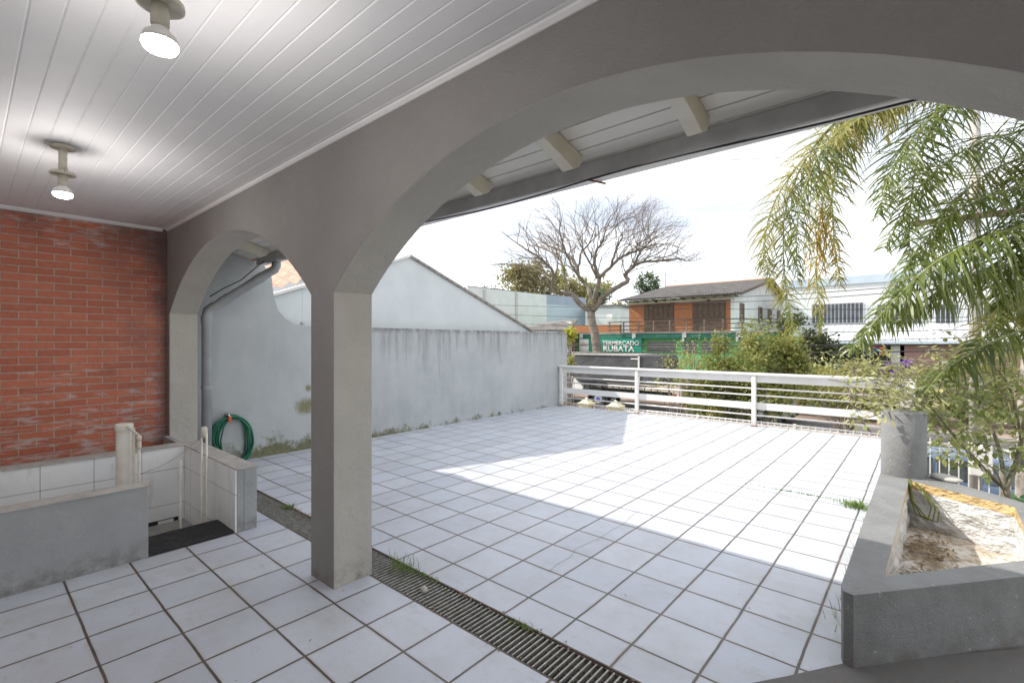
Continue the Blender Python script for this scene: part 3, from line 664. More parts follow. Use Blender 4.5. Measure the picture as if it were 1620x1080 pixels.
# clip bed to the inner outline
me = pb.data; bm.free(); bm = bmesh.new(); bm.from_mesh(me)
def inside(x, y, poly):
    c_ = False
    for k in range(len(poly)):
        (x0, y0), (x1, y1) = poly[k], poly[k - 1]
        if (y0 > y) != (y1 > y) and x < (x1 - x0) * (y - y0) / (y1 - y0) + x0: c_ = not c_
    return c_
grow = [(x + (.03 if x > .2 else -.03), y + (.03 if y > 4 else -.03)) for x, y in inner]
bmesh.ops.delete(bm, geom=[fc for fc in bm.faces if not inside(fc.calc_center_median().x + wloc(pl).x, fc.calc_center_median().y + wloc(pl).y, grow)], context='FACES'); bm.to_mesh(me); bm.free()
mb = MB()
for i in range(520):
    x, y = random.gauss(-.02, .09), random.choice((random.gauss(4.5, .25), random.gauss(3.7, .35)))
    if not inside(x, y, inner): continue
    a = random.uniform(0, 6.3); leaf(mb, (x, y, .0 + random.uniform(0, .03)), (math.cos(a), math.sin(a), random.uniform(-.2, .4)), (random.uniform(-.5, .5), random.uniform(-.5, .5), 1), random.uniform(.02, .07), random.uniform(.008, .022))
stuff('dry_leaves', mb, M['straw'], 'brown dry leaves and straw heaped in the planter bottom', 'dry leaves', fix=False)
# green cord hanging in the corner of the planter
mb = MB()
for k in range(3):
    a = Vector((-.10 + .008 * k, 5.12 - .02 * k, .37)); pts_ = [a, a + Vector((.0, -.03, -.05)), a + Vector((.01, -.06, -.15)), a + Vector((.05 + .02 * k, -.12, -.25)), a + Vector((.12 + .02 * k, -.14, -.27)), a + Vector((.14 + .015 * k, -.10, -.18)), a + Vector((.09, -.05, -.08)), a + Vector((.03, -.0, -.01))]
    sm = []
    for i in range(len(pts_) - 1):
        for j in range(5): sm.append(pts_[i].lerp(pts_[i + 1], j / 5))
    mb.tube(sm, .005, 6)
tag(build('vine', mb, M['shrub'], smooth=True, fix=False), 'looped green vine stems hanging in the planter corner beside the round column', 'vine')
mb = MB(); mb.grid(lambda u, v: (0, 0, 0), 1, 1); mb = MB()
prof_ = [(.001, -.018), (.09, -.018), (.11, -.006), (.108, .008), (.085, .020), (.04, .024), (.001, .025)]
mb.lathe((0, 0, 0), prof_, 22)
ro = build('flat_stone', mb, M['stone'], smooth=True); q = atZ(1499, 757, pz + .018); ro.location = (q.x - .01, q.y + .02, pz + .019); ro.scale = (1, .62, 1); ro.rotation_euler = (0, .02, -.55)
for v in ro.data.vertices: v.co += Vector((noise.noise(v.co * 20), noise.noise(v.co * 21 + Vector((3, 0, 0))), .2 * noise.noise(v.co * 22))) * .012
tag(ro, 'flat pale stone lying on the planter rim beside the round column', 'stone')
# round column
cx_, cy_ = -.14, 5.37
tag(build('round_column', MB().lathe((cx_, cy_, 0), [(.157, -.3), (.157, .885), (.150, .895), (.001, .895)], 48), M['planter'], smooth=False), 'short round grey textured column standing on the planter corner', 'column')
for p_ in bpy.data.objects['round_column'].data.polygons:
    if len(p_.vertices) == 4: p_.use_smooth = True
# dark low curb beside the planter
cb = [(-.262, 2.700), (-.47, 2.392), (-.93, 1.75), (.44, 1.75), (.44, 3.45)]
tag(build('low_kerb', MB().prism([(x, y, .0) for x, y in cb], (0, 0, .014)), M['kerb_dark']), 'low dark grey kerb slanting across the floor in front of the planter', 'kerb')

# ================================================================== STREET FENCE (front of the garden)
YF = 13.0; fz0, fz1 = zG, -.50
fn = thing('street_fence', 'pale metal street fence of thin upright bars with little spikes below the terrace', 'fence', (-2, YF, zG))
build('rail', MB().box(-6.85, 3.4, YF - .02, YF + .02, -.60, -.555), M['rust_white'], fn)
build('rail', MB().box(-6.85, 3.4, YF - .018, YF + .018, -2.2, -2.16), M['rust_white'], fn)
x = -6.78; k = 0
while x < 3.4:
    if k % 16 == 15: build('post', MB().box(x - .03, x + .03, YF - .03, YF + .03, zG, -.47), M['white_paint'], fn)
    else: build('bar', MB().box(x - .010, x + .010, YF - .008, YF + .008, zG + .1, -.48), M['white_paint'], fn)
    x += .143; k += 1
for i, (xx, lb) in enumerate(((-8.13, 'cream gate pillar with pyramid cap, the left one of the two'), (-7.10, 'cream gate pillar with pyramid cap, the right one beside the fence'))):
    zt = -.50
    g_ = thing('gate_pillar', lb, 'pillar', (xx, YF, zG), 'cream pillars at the street gate')
    M.setdefault('yellowpaint', plain('cream_yellow_paint', (.72, .66, .42), (.60, .54, .34), 5, .7))
    build('shaft', MB().box(xx - .17, xx + .17, YF - .17, YF + .17, zG, zt), M['yellowpaint'], g_)
    a = .21
    mbp = MB().box(xx - a, xx + a, YF - a, YF + a, zt + .002, zt + .06)
    tp = (xx, YF, zt + .23); cs = [(xx - .17, YF - .17, zt + .061), (xx + .17, YF - .17, zt + .061), (xx + .17, YF + .17, zt + .061), (xx - .17, YF + .17, zt + .061)]
    for k in range(4): mbp.face([cs[k], cs[(k + 1) % 4], tp])
    build('cap', mbp, M['yellowpaint'], g_)
mb = MB()
for x in [-9.2 + .16 * i for i in range(7)] + [-7.92 + .13 * i for i in range(5)]:
    mb.tube([(x, YF, -1.9), (x + .2, YF, -.52)], .014, 6); mb.tube([(x + .2, YF, -1.9), (x, YF, -.52)], .014, 6)
mb.box(-9.3, -8.33, YF - .02, YF + .02, -.53, -.49).box(-7.92, -7.3, YF - .02, YF + .02, -.53, -.49)
tag(build('lattice_gate', mb, M['rusty'], fix=False), 'rust brown lattice gate between the two cream pillars', 'gate')
bxs = thing('letter_box', 'white boxy panel fixed behind the street fence bars', 'letter box', (1.0, 12.9, -1))
p0 = atY(1533, 700, 12.9); p1 = atY(1570, 753, 12.9)
build('body', MB().box(p0.x, p1.x, 12.76, 12.95, p1.z, p0.z), M['fascia'], bxs, bevel=.01)
build('slot', MB().box(p0.x + .08, p1.x - .08, 12.752, 12.759, p0.z - .14, p0.z - .11), M['dark'], bxs)

# ================================================================== VEHICLES
M['tyre'] = plain('tyre_rubber', (.03, .03, .03), (.06, .055, .05), 10, .85)
M['rim'] = plain('wheel_metal', (.55, .55, .54), (.4, .4, .4), 20, .35, .7)
M['glass'], t, b = newmat('car_glass'); b.inputs['Base Color'].default_value = (.03, .045, .045, 1); b.inputs['Roughness'].default_value = .06; b.inputs['Specular IOR Level'].default_value = .8
L(t, mix(t, ramp(t, noisef(t, 1.5), .4, .6), (.025, .035, .035), (.07, .08, .08)), b.inputs['Base Color'])
def carpaint(n, c):
    m, t, b = newmat(n); L(t, mix(t, ramp(t, noisef(t, 3), .3, .7), c, tuple(x * .85 for x in c)), b.inputs['Base Color'])
    b.inputs['Metallic'].default_value = .3; b.inputs['Roughness'].default_value = .33; b.inputs['Coat Weight'].default_value = .6; return m
M['blue'] = carpaint('blue_grey_car_paint', (.13, .19, .29)); M['silver'] = carpaint('silver_car_paint', (.50, .52, .54)); M['graycar'] = carpaint('dark_grey_car_paint', (.10, .11, .125))
M['lightred'] = plain('tail_light', (.45, .03, .02), None, 10, .3); M['amber'] = plain('lens_clear', (.7, .7, .68), None, 10, .2)
def car(name, label, paint, loc, length, wid, hgt, rear=True, suv=False, flip=False):
    """built along +X = front, then mirrored when flip; centre bottom at loc"""
    o = thing(name, label, 'car', loc); fx = -1 if flip else 1; X0, Y0, Z0 = loc
    Ln, W = length, wid / 2
    if suv: st = [(-.5, .50, .92, .92), (-.485, .42, .98, 1.02), (-.44, .34, 1.02, 1.50), (-.39, .32, 1.04, hgt * .985), (-.20, .30, 1.04, hgt), (.05, .30, 1.03, hgt * .985), (.13, .30, 1.02, hgt * .95), (.235, .30, 1.0, 1.06), (.30, .32, .98, 1.0), (.44, .35, .90, .92), (.485, .40, .78, .80), (.5, .48, .70, .71)]
    else: st = [(-.5, .42, .80, .82), (-.49, .34, .86, .90), (-.45, .28, .90, 1.02), (-.37, .26, .93, hgt * .93), (-.30, .25, .94, hgt * .985), (-.12, .25, .94, hgt), (.03, .25, .93, hgt * .985), (.10, .25, .92, hgt * .93), (.24, .25, .91, .96), (.30, .26, .89, .93), (.43, .28, .80, .83), (.485, .34, .68, .70), (.5, .42, .60, .61)]
    mb = MB(); rows = []
    for (u, zb, zm, zt) in st:
        x = u * Ln; top = max(0, (zt - zm) / (hgt - zm)); wt = W * (1 - .22 * min(1, top)); en = 1 - .10 * max(0, (abs(u) - .40) / .1)
        row = [(x, -W * .93 * en, zb), (x, -W * 1.0 * en, (zb + zm) / 2 - .02), (x, -W * .985 * en, zm - .05), (x, -W * .955 * en, zm)]
        row += [(x, -wt * .97 * en, zm + (zt - zm) * .88), (x, -wt * .88 * en, zt - .004), (x, -wt * .5 * en, zt + .012)]
        row += [(a_, -b3, c_) for a_, b3, c_ in reversed(row)]
        rows.append(row)
    for r_ in rows: mb.v += [(X0 + fx * a_, Y0 + b3, Z0 + c_) for a_, b3, c_ in r_]
    k = len(rows[0])
    for i in range(len(rows) - 1):
        for j in range(k - 1): mb.f.append((i * k + j, i * k + j + 1, (i + 1) * k + j + 1, (i + 1) * k + j))
        mb.f.append((i * k + k - 1, i * k, (i + 1) * k, (i + 1) * k + k - 1))
    mb.f.append(tuple(range(k))); mb.f.append(tuple((len(rows) - 1) * k + j for j in range(k)))
    bd = build('body', mb, paint, o, smooth=True, bevel=.012)
    # glazing: side windows, windscreen, rear screen
    def quad(nm, pl_, off, m_=None):
        P = [Vector((X0 + fx * a_, Y0 + b3, Z0 + c_)) for a_, b3, c_ in pl_]
        mbq = MB().prism(P, off); build(nm, mbq, m_ or M['glass'], o)
    zb_ = (1.07 if suv else .97); zt_ = hgt * .94; wt = W * .80; wb = W * .962
    if suv: wins = [(-.43, -.41, -.30, -.31), (-.285, -.285, -.115, -.115), (-.095, -.095, .145, .09)]
    else: wins = [(-.38, -.335, -.26, -.26), (-.24, -.24, -.06, -.06), (-.04, -.04, .165, .085)]
    for sgn in (-1, 1):
        for (a_, b3, c_, d_) in wins:
            quad('window', [(a_ * Ln, sgn * wb, zb_), (b3 * Ln, sgn * wt, zt_), (d_ * Ln, sgn * wt, zt_), (c_ * Ln, sgn * wb, zb_)], (0, sgn * .012, 0))
    zf = 1.07 if suv else .98
    fr = [(.225 * Ln, -.86 * W, zf), (.225 * Ln, .86 * W, zf), (.14 * Ln if suv else .108 * Ln, .70 * W, hgt * .94), (.14 * Ln if suv else .108 * Ln, -.70 * W, hgt * .94)]
    quad('windscreen', fr, (fx * .035, 0, .035))
    rr = [(-.452 * Ln, -.82 * W, 1.06), (-.452 * Ln, .82 * W, 1.06), (-.40 * Ln, .68 * W, hgt * .92), (-.40 * Ln, -.68 * W, hgt * .92)]
    quad('rear_window', rr, (-fx * .06, 0, .02))
    wr = .36 if suv else .30
    for u in (-.31, .31):
        for sgn in (-1, 1):
            cxx, cyy, czz = X0 + fx * u * Ln, Y0 + sgn * (W - .10), Z0 + wr
            wl = build('wheel', MB().lathe((cxx, cyy, czz), [(wr * .62, -.10), (wr * .93, -.105), (wr, -.07), (wr, .07), (wr * .93, .105), (wr * .62, .10)], 28, 'y'), M['tyre'], o)
            build('arch', MB().lathe((cxx, cyy + sgn * .085, czz), [(wr * 1.13, -.02), (wr * 1.13, .012)], 28, 'y'), M['black'], o)
            wl.location.y += 0
            mbr = MB().lathe((cxx, cyy + sgn * .10, czz), [(wr * .60, -.02), (wr * .60, .010), (wr * .50, .012), (wr * .48, -.012)], 24, 'y')
            for s_ in range(5):
                a_ = s_ * 2 * math.pi / 5; d_ = Vector((math.cos(a_), 0, math.sin(a_))); n2 = Vector((-d_.z, 0, d_.x)); c3 = Vector((cxx, cyy + sgn * .10, czz))
                mbr.prism([c3 + d_ * .03 + n2 * .03, c3 + d_ * wr * .54 + n2 * .035, c3 + d_ * wr * .54 - n2 * .035, c3 + d_ * .03 - n2 * .03], (0, .02 * sgn, 0))
            rm = build('rim', mbr, M['rim'], wl)
    for sgn in (-1, 1):
        build('tail_light', MB().box(X0 - fx * .502 * Ln, X0 - fx * .47 * Ln, Y0 + sgn * W * .80 - .09, Y0 + sgn * W * .80 + .09, Z0 + .78, Z0 + .95), M['lightred'], o, bevel=.02)
        build('headlight', MB().box(X0 + fx * .47 * Ln, X0 + fx * .497 * Ln, Y0 + sgn * W * .72 - .13, Y0 + sgn * W * .72 + .13, Z0 + .60, Z0 + .72), M['amber'], o, bevel=.02)
        build('mirror', MB().box(X0 + fx * .155 * Ln - .06, X0 + fx * .155 * Ln + .06, Y0 + sgn * (W + .09) - .08, Y0 + sgn * (W + .09) + .08, Z0 + zb_ - .02, Z0 + zb_ + .11), paint, o, bevel=.02)
        build('trim_strip', MB().box(X0 - .30 * Ln, X0 + .26 * Ln, Y0 + sgn * (W + .004) - .012, Y0 + sgn * (W + .004) + .012, Z0 + .56, Z0 + .62), M['black'], o)
    build('bumper', MB().box(X0 - Ln * .508, X0 - Ln * .485, Y0 - W * .9, Y0 + W * .9, Z0 + .40, Z0 + .56), M['black'] if suv else paint, o, bevel=.02)
    build('bumper', MB().box(X0 + Ln * .485, X0 + Ln * .508, Y0 - W * .9, Y0 + W * .9, Z0 + .38, Z0 + .54), M['black'] if suv else paint, o, bevel=.02)
    return o
car('parked_car', 'blue grey hatchback parked right behind the street fence bars', M['blue'], (1.15, 15.05, zG - .1), 3.9, 1.62, 1.47)
car('parked_car', 'dark grey car parked on the near kerb behind the cream gate pillars', M['graycar'], (-9.5, 15.3, zG - .1), 4.3, 1.7, 1.62, flip=True)
car('parked_car', 'silver off-road car parked across the street in front of the bush', M['silver'], (-6.85, 26.4, zG - .1), 4.25, 1.75, 1.80, suv=True, flip=True)
# truck
M['tarp'] = plain('dark_tarpaulin', (.085, .085, .088), (.045, .045, .047), .9, .55, bs=.8, bscale=1.2, bd=.12)
M['truckwhite'] = plain('truck_white_paint', (.72, .70, .66), (.62, .60, .56), 3, .4)
M['steelblue'] = plain('blue_hub', (.06, .09, .35), None, 6, .4)
tk = thing('truck', 'white truck with a dark tarpaulin cargo box parked across the street', 'truck', (-15, 26.5, zG))
Y0, Y1 = 25.5, 27.8
build('cab', MB().prism([(-20.6, Y0, -1.7), (-20.75, Y0, -.6), (-20.3, Y0, .35), (-18.4, Y0, .45), (-16.2, Y0, -1.35), (-16.2, Y0, -1.7)], (0, Y1 - Y0, 0)), M['truckwhite'], tk, bevel=.06)
build('cargo_box', MB().prism([(-18.12, Y0 - .06, .40), (-16.45, Y0 - .06, -.98), (-12.46, Y0 - .06, -.98), (-12.46, Y0 - .06, .66), (-18.12, Y0 - .06, .66)], (0, Y1 - Y0 + .1, 0)), M['tarp'], tk, bevel=.05)
build('roof_tarp', MB().prism([(-18.5, Y0 - .12, .67), (-12.4, Y0 - .12, .67), (-12.4, Y0 + .5, .80), (-18.5, Y0 + .5, .80)], (0, .01, 0)).box(-18.5, -12.4, Y0 - .12, Y1 + .1, .665, .77), M['dirty_cap'], tk)
build('corner_post', MB().box(-12.46, -12.36, Y0 - .09, Y0 + .02, -1.0, .66).box(-12.9, -12.4, Y0 - .1, Y0 - .065, .46, .53), M['truckwhite'], tk)
build('tailgate', MB().prism([(-12.35, Y0 - .02, -.95), (-12.35, Y0 - .02, .6), (-12.2, Y0 - .02, .72), (-11.1, Y0 - .02, .72), (-10.95, Y0 - .02, .5), (-10.95, Y0 - .02, -.95)], (0, 2.2, 0)), M['tarp'], tk, bevel=.04)
gr = MB().box(-16.3, -11.2, Y0 - .05, Y0, -1.10, -1.03).box(-16.2, -11.2, Y0 - .05, Y0, -1.50, -1.44)
for i in range(13): gr.box(-16.1 + i * .4, -16.06 + i * .4, Y0 - .048, Y0 - .002, -1.45, -1.09)
build('side_guard', gr, M['black'], tk)
build('chassis', MB().box(-19.8, -11.2, 26.0, 27.3, -1.75, -1.5), M['black'], tk)
build('rear_bumper', MB().box(-12.0, -11.1, 25.6, 27.7, -1.85, -1.62), M['lightred'], tk)
for xw in (-15.17, -12.7, -19.3):
    for yw in (25.72, 27.5):
        if xw == -12.7: continue
        wl = build('wheel', MB().lathe((xw, yw, zG - .1 + .47), [(.28, -.13), (.44, -.14), (.47, -.1), (.47, .1), (.44, .14), (.28, .13)], 28, 'y'), M['tyre'], tk)
        build('rim', MB().lathe((xw, yw - .135, zG - .1 + .47), [(.27, -.005), (.27, .01), (.20, .012)], 24, 'y'), M['rim'], wl)
        build('hub', MB().lathe((xw, yw - .16, zG - .1 + .47), [(.13, -.01), (.13, .03)], 16, 'y'), M['steelblue'], wl)
build('mudguard', MB().prism([(-15.17 + .68 * math.cos(a_), Y0 - .02, -2.05 + .68 * math.sin(a_)) for a_ in [math.pi * i / 16 for i in range(17)]] + [(-15.17 + .60 * math.cos(a_), Y0 - .02, -2.05 + .60 * math.sin(a_)) for a_ in [math.pi * (16 - i) / 16 for i in range(17)]], (0, .5, 0)), M['black'], tk)

# ================================================================== SUPERMARKET WITH HOUSE ABOVE
def textmesh(name, body, size, loc, mat, parent, bold=.02, sx=1.0, rot=(R(90), 0, 0)):
    cu = bpy.data.curves.new(name, 'FONT'); cu.body = body; cu.size = size; cu.extrude = .015; cu.offset = bold * size; cu.align_x = 'LEFT'
    tmp = bpy.data.objects.new('tmp', cu); C.objects.link(tmp); dg = bpy.context.evaluated_depsgraph_get(); dg.update()
    me = bpy.data.meshes.new_from_object(tmp.evaluated_get(dg)); bpy.data.objects.remove(tmp); me.name = name
    me.materials.clear(); me.materials.append(mat); o = bpy.data.objects.new(name, me); C.objects.link(o); o.parent = parent
    o.location = Vector(loc) - wloc(parent); o.rotation_euler = rot; o.scale = (sx, 1, 1); return o
M['lgreen'] = plain('light_green_wall', (.20, .50, .18), (.16, .42, .15), 2, .75)
M['dgreen'] = plain('dark_green_paint', (.03, .20, .13), (.02, .15, .10), 3, .6)
M['teal'] = plain('teal_sign', (.005, .27, .18), (.005, .23, .15), 3, .4)
M['signwhite'] = plain('sign_white', (.80, .80, .78), None, 3, .5)
M['shutterd'] = plain('metal_shutter', (.17, .18, .17), (.11, .12, .11), 3, .6)
M['orangebrick'] = plain('orange_brick', (.42, .16, .075), (.34, .12, .06), 6, .8)
M['redband'] = plain('red_brown_band', (.30, .12, .085), None, 3, .8)
M['creamwall'] = plain('cream_wall', (.66, .60, .50), (.55, .49, .40), 2, .8)
M['whitewall'] = plain('white_wall', (.74, .75, .76), (.66, .67, .68), 1, .8)
M['bluewall'] = plain('pale_blue_wall', (.52, .60, .68), (.46, .54, .62), 1, .7)
M['dwood'] = plain('dark_wood', (.13, .075, .055), (.08, .05, .04), 5, .7)
M['bwood'] = plain('weathered_wood', (.27, .19, .15), (.20, .13, .10), 5, .8)
M['fibre'] = plain('fibre_cement_roof', (.24, .22, .20), (.13, .12, .11), 2, .9)
YS = 33.0
mk = thing('supermarket', 'green corner supermarket with a dark green canopy and teal sign', 'shop', (-15, YS, zG))
zc1 = atY(1000, 527, YS).z
build('wall', MB().box(-24, -6.6, YS, YS + 12, zG, zc1 - .28), M['lgreen'], mk)
build('plinth', MB().box(-24.01, -6.59, YS - .05, YS - .002, zG, -.75), M['creamwall'], mk)
build('canopy', MB().box(-21.6, -6.4, YS - .36, YS - .06, zc1 - .05, zc1 + .08), M['dirty_cap'], mk)
build('canopy_front', MB().box(-21.6, -6.4, YS - .33, YS - .06, zc1 - .42, zc1 - .052), M['dgreen'], mk)
for xp in (918, 1001, 1080, 1165):
    q = atY(xp, 531, YS - .3); build('bracket', MB().box(q.x, q.x + .28, YS - .42, YS - .362, zc1 - .34, zc1 + .02).box(q.x, q.x + .14, YS - .42, YS - .362, zc1 - .62, zc1 - .342), M['signwhite'], mk)
for (xa, xb, za, zb2) in ((1024, 1068, 540, 557), (1082, 1102, 540, 558), (1110, 1150, 540, 558)):
    a, b_ = atY(xa, za, YS - .02), atY(xb, zb2, YS - .02)
    wn_ = build('window', MB().box(a.x, b_.x, YS - .04, YS - .002, b_.z, a.z), M['shutterd'], mk)
    for i in range(1, 4):
        zz = b_.z + (a.z - b_.z) * i / 4; build('grille', MB().box(a.x, b_.x, YS - .07, YS - .042, zz - .02, zz + .02), M['dirty_cap'], wn_)
a, b_ = atY(918, 536, YS - .3), atY(1016.5, 557, YS - .3)
sg = thing('shop_sign', 'teal shop sign with white capital letters and a white square at its left end', 'sign', (a.x, YS - .3, b_.z))
build('board', MB().box(a.x, b_.x, YS - .46, YS - .40, b_.z, a.z), M['teal'], sg)
c_ = atY(933, 540, YS - .3); build('logo_panel', MB().box(a.x + .02, c_.x, YS - .475, YS - .461, b_.z + .02, a.z - .02), M['signwhite'], sg)
M['logo'] = plain('logo_pink', (.62, .45, .42), None, 4, .5)
lc = (a.x + c_.x) / 2; lz = (a.z + b_.z) / 2 + .05
build('emblem', MB().tube([(lc - .28, YS - .49, lz - .18), (lc, YS - .49, lz + .2), (lc + .28, YS - .49, lz - .18)], .035, 6).tube([(lc - .14, YS - .49, lz - .16), (lc, YS - .49, lz + .02), (lc + .14, YS - .49, lz - .16)], .03, 6), M['logo'], sg)
p_ = atY(953, 545.6, YS - .48); q_ = atY(1011, 545.6, YS - .48)
o1 = textmesh('lettering', 'TERMERCADO', .46, (p_.x, YS - .48, p_.z), M['signwhite'], sg, .02)
o1.scale.x = (q_.x - p_.x) / o1.dimensions.x
p_ = atY(954, 555.2, YS - .48); q_ = atY(1003, 555.2, YS - .48)
o2 = textmesh('lettering', 'RUBATÁ', .58, (p_.x, YS - .48, p_.z), M['signwhite'], sg, .025)
o2.scale.x = (q_.x - p_.x) / o2.dimensions.x
# house above
YH = 35.0; XL, XR_ = -17.9, -9.95; zf = zc1 + .1
hu = thing('brick_house', 'orange brick upper storey house with dark shutters and a grey corrugated roof', 'house', (-14, YH, 2.2))
ze = 4.62
build('wall', MB().box(XL, XR_ - .252, YH, YH + .25, zf, ze - .42), M['orangebrick'], hu)
build('wall_band', MB().box(XL, XR_ - .252, YH - .01, YH + .25, ze - .418, ze - .20), M['redband'], hu)
build('wall_top', MB().box(XL, XR_ - .252, YH - .005, YH + .25, ze - .198, ze + .12), M['creamwall'], hu)
YRd = 43.3; zR = 6.62; YE = 51.5; sl = (zR - 4.78) / (YRd - 34.2)
gz = lambda y: 4.74 + (y - 34.2) * sl if y < YRd else zR - (y - YRd) * sl * 1.15
build('side_wall', MB().prism([(XR_, YH, zf), (XR_, YE, zf), (XR_, YE, gz(YE) - .05), (XR_, YRd, zR - .08), (XR_, YH, gz(YH) - .06)], (-.25, 0, 0)), M['whitewall'], hu)
for (ya, yb, za, zb2) in ((36.2, 37.3, 2.9, 4.25), (41.2, 42.4, 3.0, 4.25), (44.2, 45.6, 3.0, 4.25), (47.5, 48.8, 3.1, 4.3)):
    w_ = build('window', MB().box(XR_ + .001, XR_ + .04, ya, yb, za, zb2), M['dwood'], hu); build('frame', MB().box(XR_ + .041, XR_ + .06, ya + .1, ya + .16, za, zb2), M['dirty_cap'], w_)
for (xa, xb, yt) in ((1019.5, 1066, 482), (1096, 1148, 478)):
    a, b_ = atY(xa, yt, YH), atY(xb, yt, YH); mm = 6
    wn_ = build('shutters', MB().box(a.x, b_.x, YH - .05, YH - .012, zf + .01, a.z), M['dwood'], hu)
    for i in range(mm):
        xx = a.x + (b_.x - a.x) * i / mm; build('panel', MB().box(xx + .04, xx + (b_.x - a.x) / mm - .04, YH - .075, YH - .051, zf + 1.0, a.z - .1), M['dwood'], wn_)
nr = 150
def roofz(y): return 4.78 + (y - 34.2) * sl
mb = MB(); mb.grid(lambda u, v: (-18.35 + 9.0 * u, 34.15 + 9.15 * v, roofz(34.15 + 9.15 * v) + .035 * math.sin(u * 9.0 * 2 * math.pi / .177)), 400, 8)
build('roof', mb, M['fibre'], hu, fix=False)
build('roof_back', MB().prism([(-18.35, YRd, zR), (-18.35, 52.2, gz(52.2) + .05), (-18.35, 52.2, gz(52.2) - .03), (-18.35, YRd, zR - .08)], (9.0, 0, 0)), M['fibre'], hu)
build('roof_underside', MB().prism([(-18.33, 34.2, roofz(34.2) - .04), (-18.33, YRd, zR - .05), (-18.33, YRd, zR - .11), (-18.33, 34.2, roofz(34.2) - .10)], (8.95, 0, 0)), M['dwood'], hu)
build('bargeboard', MB().prism([(-9.37, 34.2, roofz(34.2) - .18), (-9.37, YRd, zR - .20), (-9.37, 52.2, gz(52.2) - .2), (-9.37, 52.2, gz(52.2) + .02), (-9.37, YRd, zR + .03), (-9.37, 34.2, roofz(34.2) + .0)], (.05, 0, 0)), M['dwood'], hu)
for i in range(12): build('rafter', MB().box(-17.9 + i * .74, -17.82 + i * .74, 34.25, 34.99, roofz(34.2) - .20, roofz(34.2) - .105), M['dwood'], hu)
build('ridge_tiles', MB().tube([(-18.3, YRd, zR + .02), (-9.4, YRd, zR + .02)], .10, 8), M['tileroof'], hu)
for xx in (1038, 1120):
    q = atY(xx, 476, YH - .1); build('lantern', MB().lathe((q.x, YH - .12, q.z), [(.05, -.12), (.09, -.10), (.11, .05), (.04, .10)], 10), M['dwood'], hu)
bl = thing('balcony_railing', 'brown wooden balcony railing in front of the orange brick storey', 'railing', (-14, 32.3, 2.2))
YB = 32.3; zt = atY(1050, 507.5, YB).z
for zz in (zt, zt - .30, zt - .58): build('rail', MB().box(-18.3, -8.6, YB - .03, YB + .03, zz - .035, zz + .035), M['dwood'], bl)
x = -18.2
while x < -8.6: build('post', MB().box(x, x + .09, YB - .045, YB + .045, zc1 + .08, zt + .03), M['bwood'], bl); x += 1.18
build('rail', MB().box(-8.65, -8.57, YB, 44, zt - .035, zt + .035).box(-8.65, -8.57, YB, 44, zt - .33, zt - .27), M['dwood'], bl)
tag(build('low_brick_wall', MB().box(-24.5, -19.0, 35.5, 35.8, .5, 2.9), M['orangebrick']), 'low orange brick wall left of the supermarket behind the bare tree', 'wall')
sl_ = thing('shed_roof', 'grey sloping sheet roof behind the end of the boundary wall', 'shed', (-27, 37, 0))
pa = [atD(812, 524, 37), atD(903, 524, 37), atD(903, 507.5, 38), atD(870, 510, 40)]
a, b_, c_, d_ = pa
build('roof', MB().prism([a, b_, c_ + Vector((0, 1, .05)), d_ + Vector((-1, 1, 0))], (0, 0, .12)), M['fibre'], sl_)
build('wall', MB().box(c_.x - 1.3, c_.x + .05, c_.y, c_.y + .2, -1, c_.z - .06), M['whitewall'], sl_)
build('side_wall', MB().box(a.x + .5, b_.x - .2, b_.y + .9, b_.y + 1.1, zG, a.z - .05), M['dwood'], sl_)

# ------------------------------------------------------------------ buildings farther back
def dbox(name, label, parts, cat='building'):
    o = thing(name, label, cat, (parts[0][1].x, parts[0][1].y, zG))
    return o
wh = thing('warehouse', 'long white metal warehouse with a pale blue end, behind the gable', 'warehouse', (-34, 48, zG))
A = atD(756, 472, 52); B = atD(865, 466.5, 60); Cc = atD(926, 472, 57)
def wallseg(mb, p, q, zt, th=.3, zb=zG):
    p = Vector((p.x, p.y, 0)); q = Vector((q.x, q.y, 0)); d = (q - p).normalized(); n = Vector((-d.y, d.x, 0)) * th
    mb.prism([(p.x, p.y, zb), (q.x, q.y, zb), (q.x + n.x, q.y + n.y, zb), (p.x + n.x, p.y + n.y, zb)], (0, 0, zt - zb)); return mb
B2 = atD(865, 466.5, 52); A2 = atD(740, 473, 44); 
build('side_wall', wallseg(MB(), A2, B2, B2.z), M['whitewall'], wh)
C2 = atD(927, 469, 56)
build('end_wall', wallseg(MB(), B2 + (C2 - B2) * .004, C2, B2.z), M['bluewall'], wh)
build('band', wallseg(MB(), B2 + Vector((.0, -.05, 0)), C2 + Vector((0, -.05, 0)), B2.z + .02, .05, B2.z - 1.0), plain('blue_grey_band', (.36, .42, .52), None, 1, .7), wh)
for fx_ in (.17, .72):
    q = A2.lerp(B2, .59 if fx_ < .5 else .2); build('downpipe', MB().box(q.x - .12, q.x + .12, q.y - .35, q.y - .05, zG, B2.z - .1), M['gutter'], wh)
build('roof', MB().prism([(A2.x, A2.y, B2.z), (B2.x, B2.y, B2.z), (C2.x, C2.y, B2.z), (C2.x - 14, C2.y + 8, B2.z), (A2.x - 14, A2.y + 8, B2.z)], (0, 0, .08)), M['fibre'], wh)
sb = thing('small_house', 'small pale grey house with a white window behind the bare tree trunk', 'house', (-29, 52, zG))
p_, q_ = atD(926, 478, 54), atD(981, 486, 52)
build('wall', wallseg(MB(), p_, q_, q_.z + .15, 5), M['whitewall'], sb); build('roof', wallseg(MB(), p_ + Vector((-.3, -.2, 0)), q_ + Vector((.3, -.2, 0)), q_.z + .32, 5.4, q_.z + .152), M['fibre'], sb)
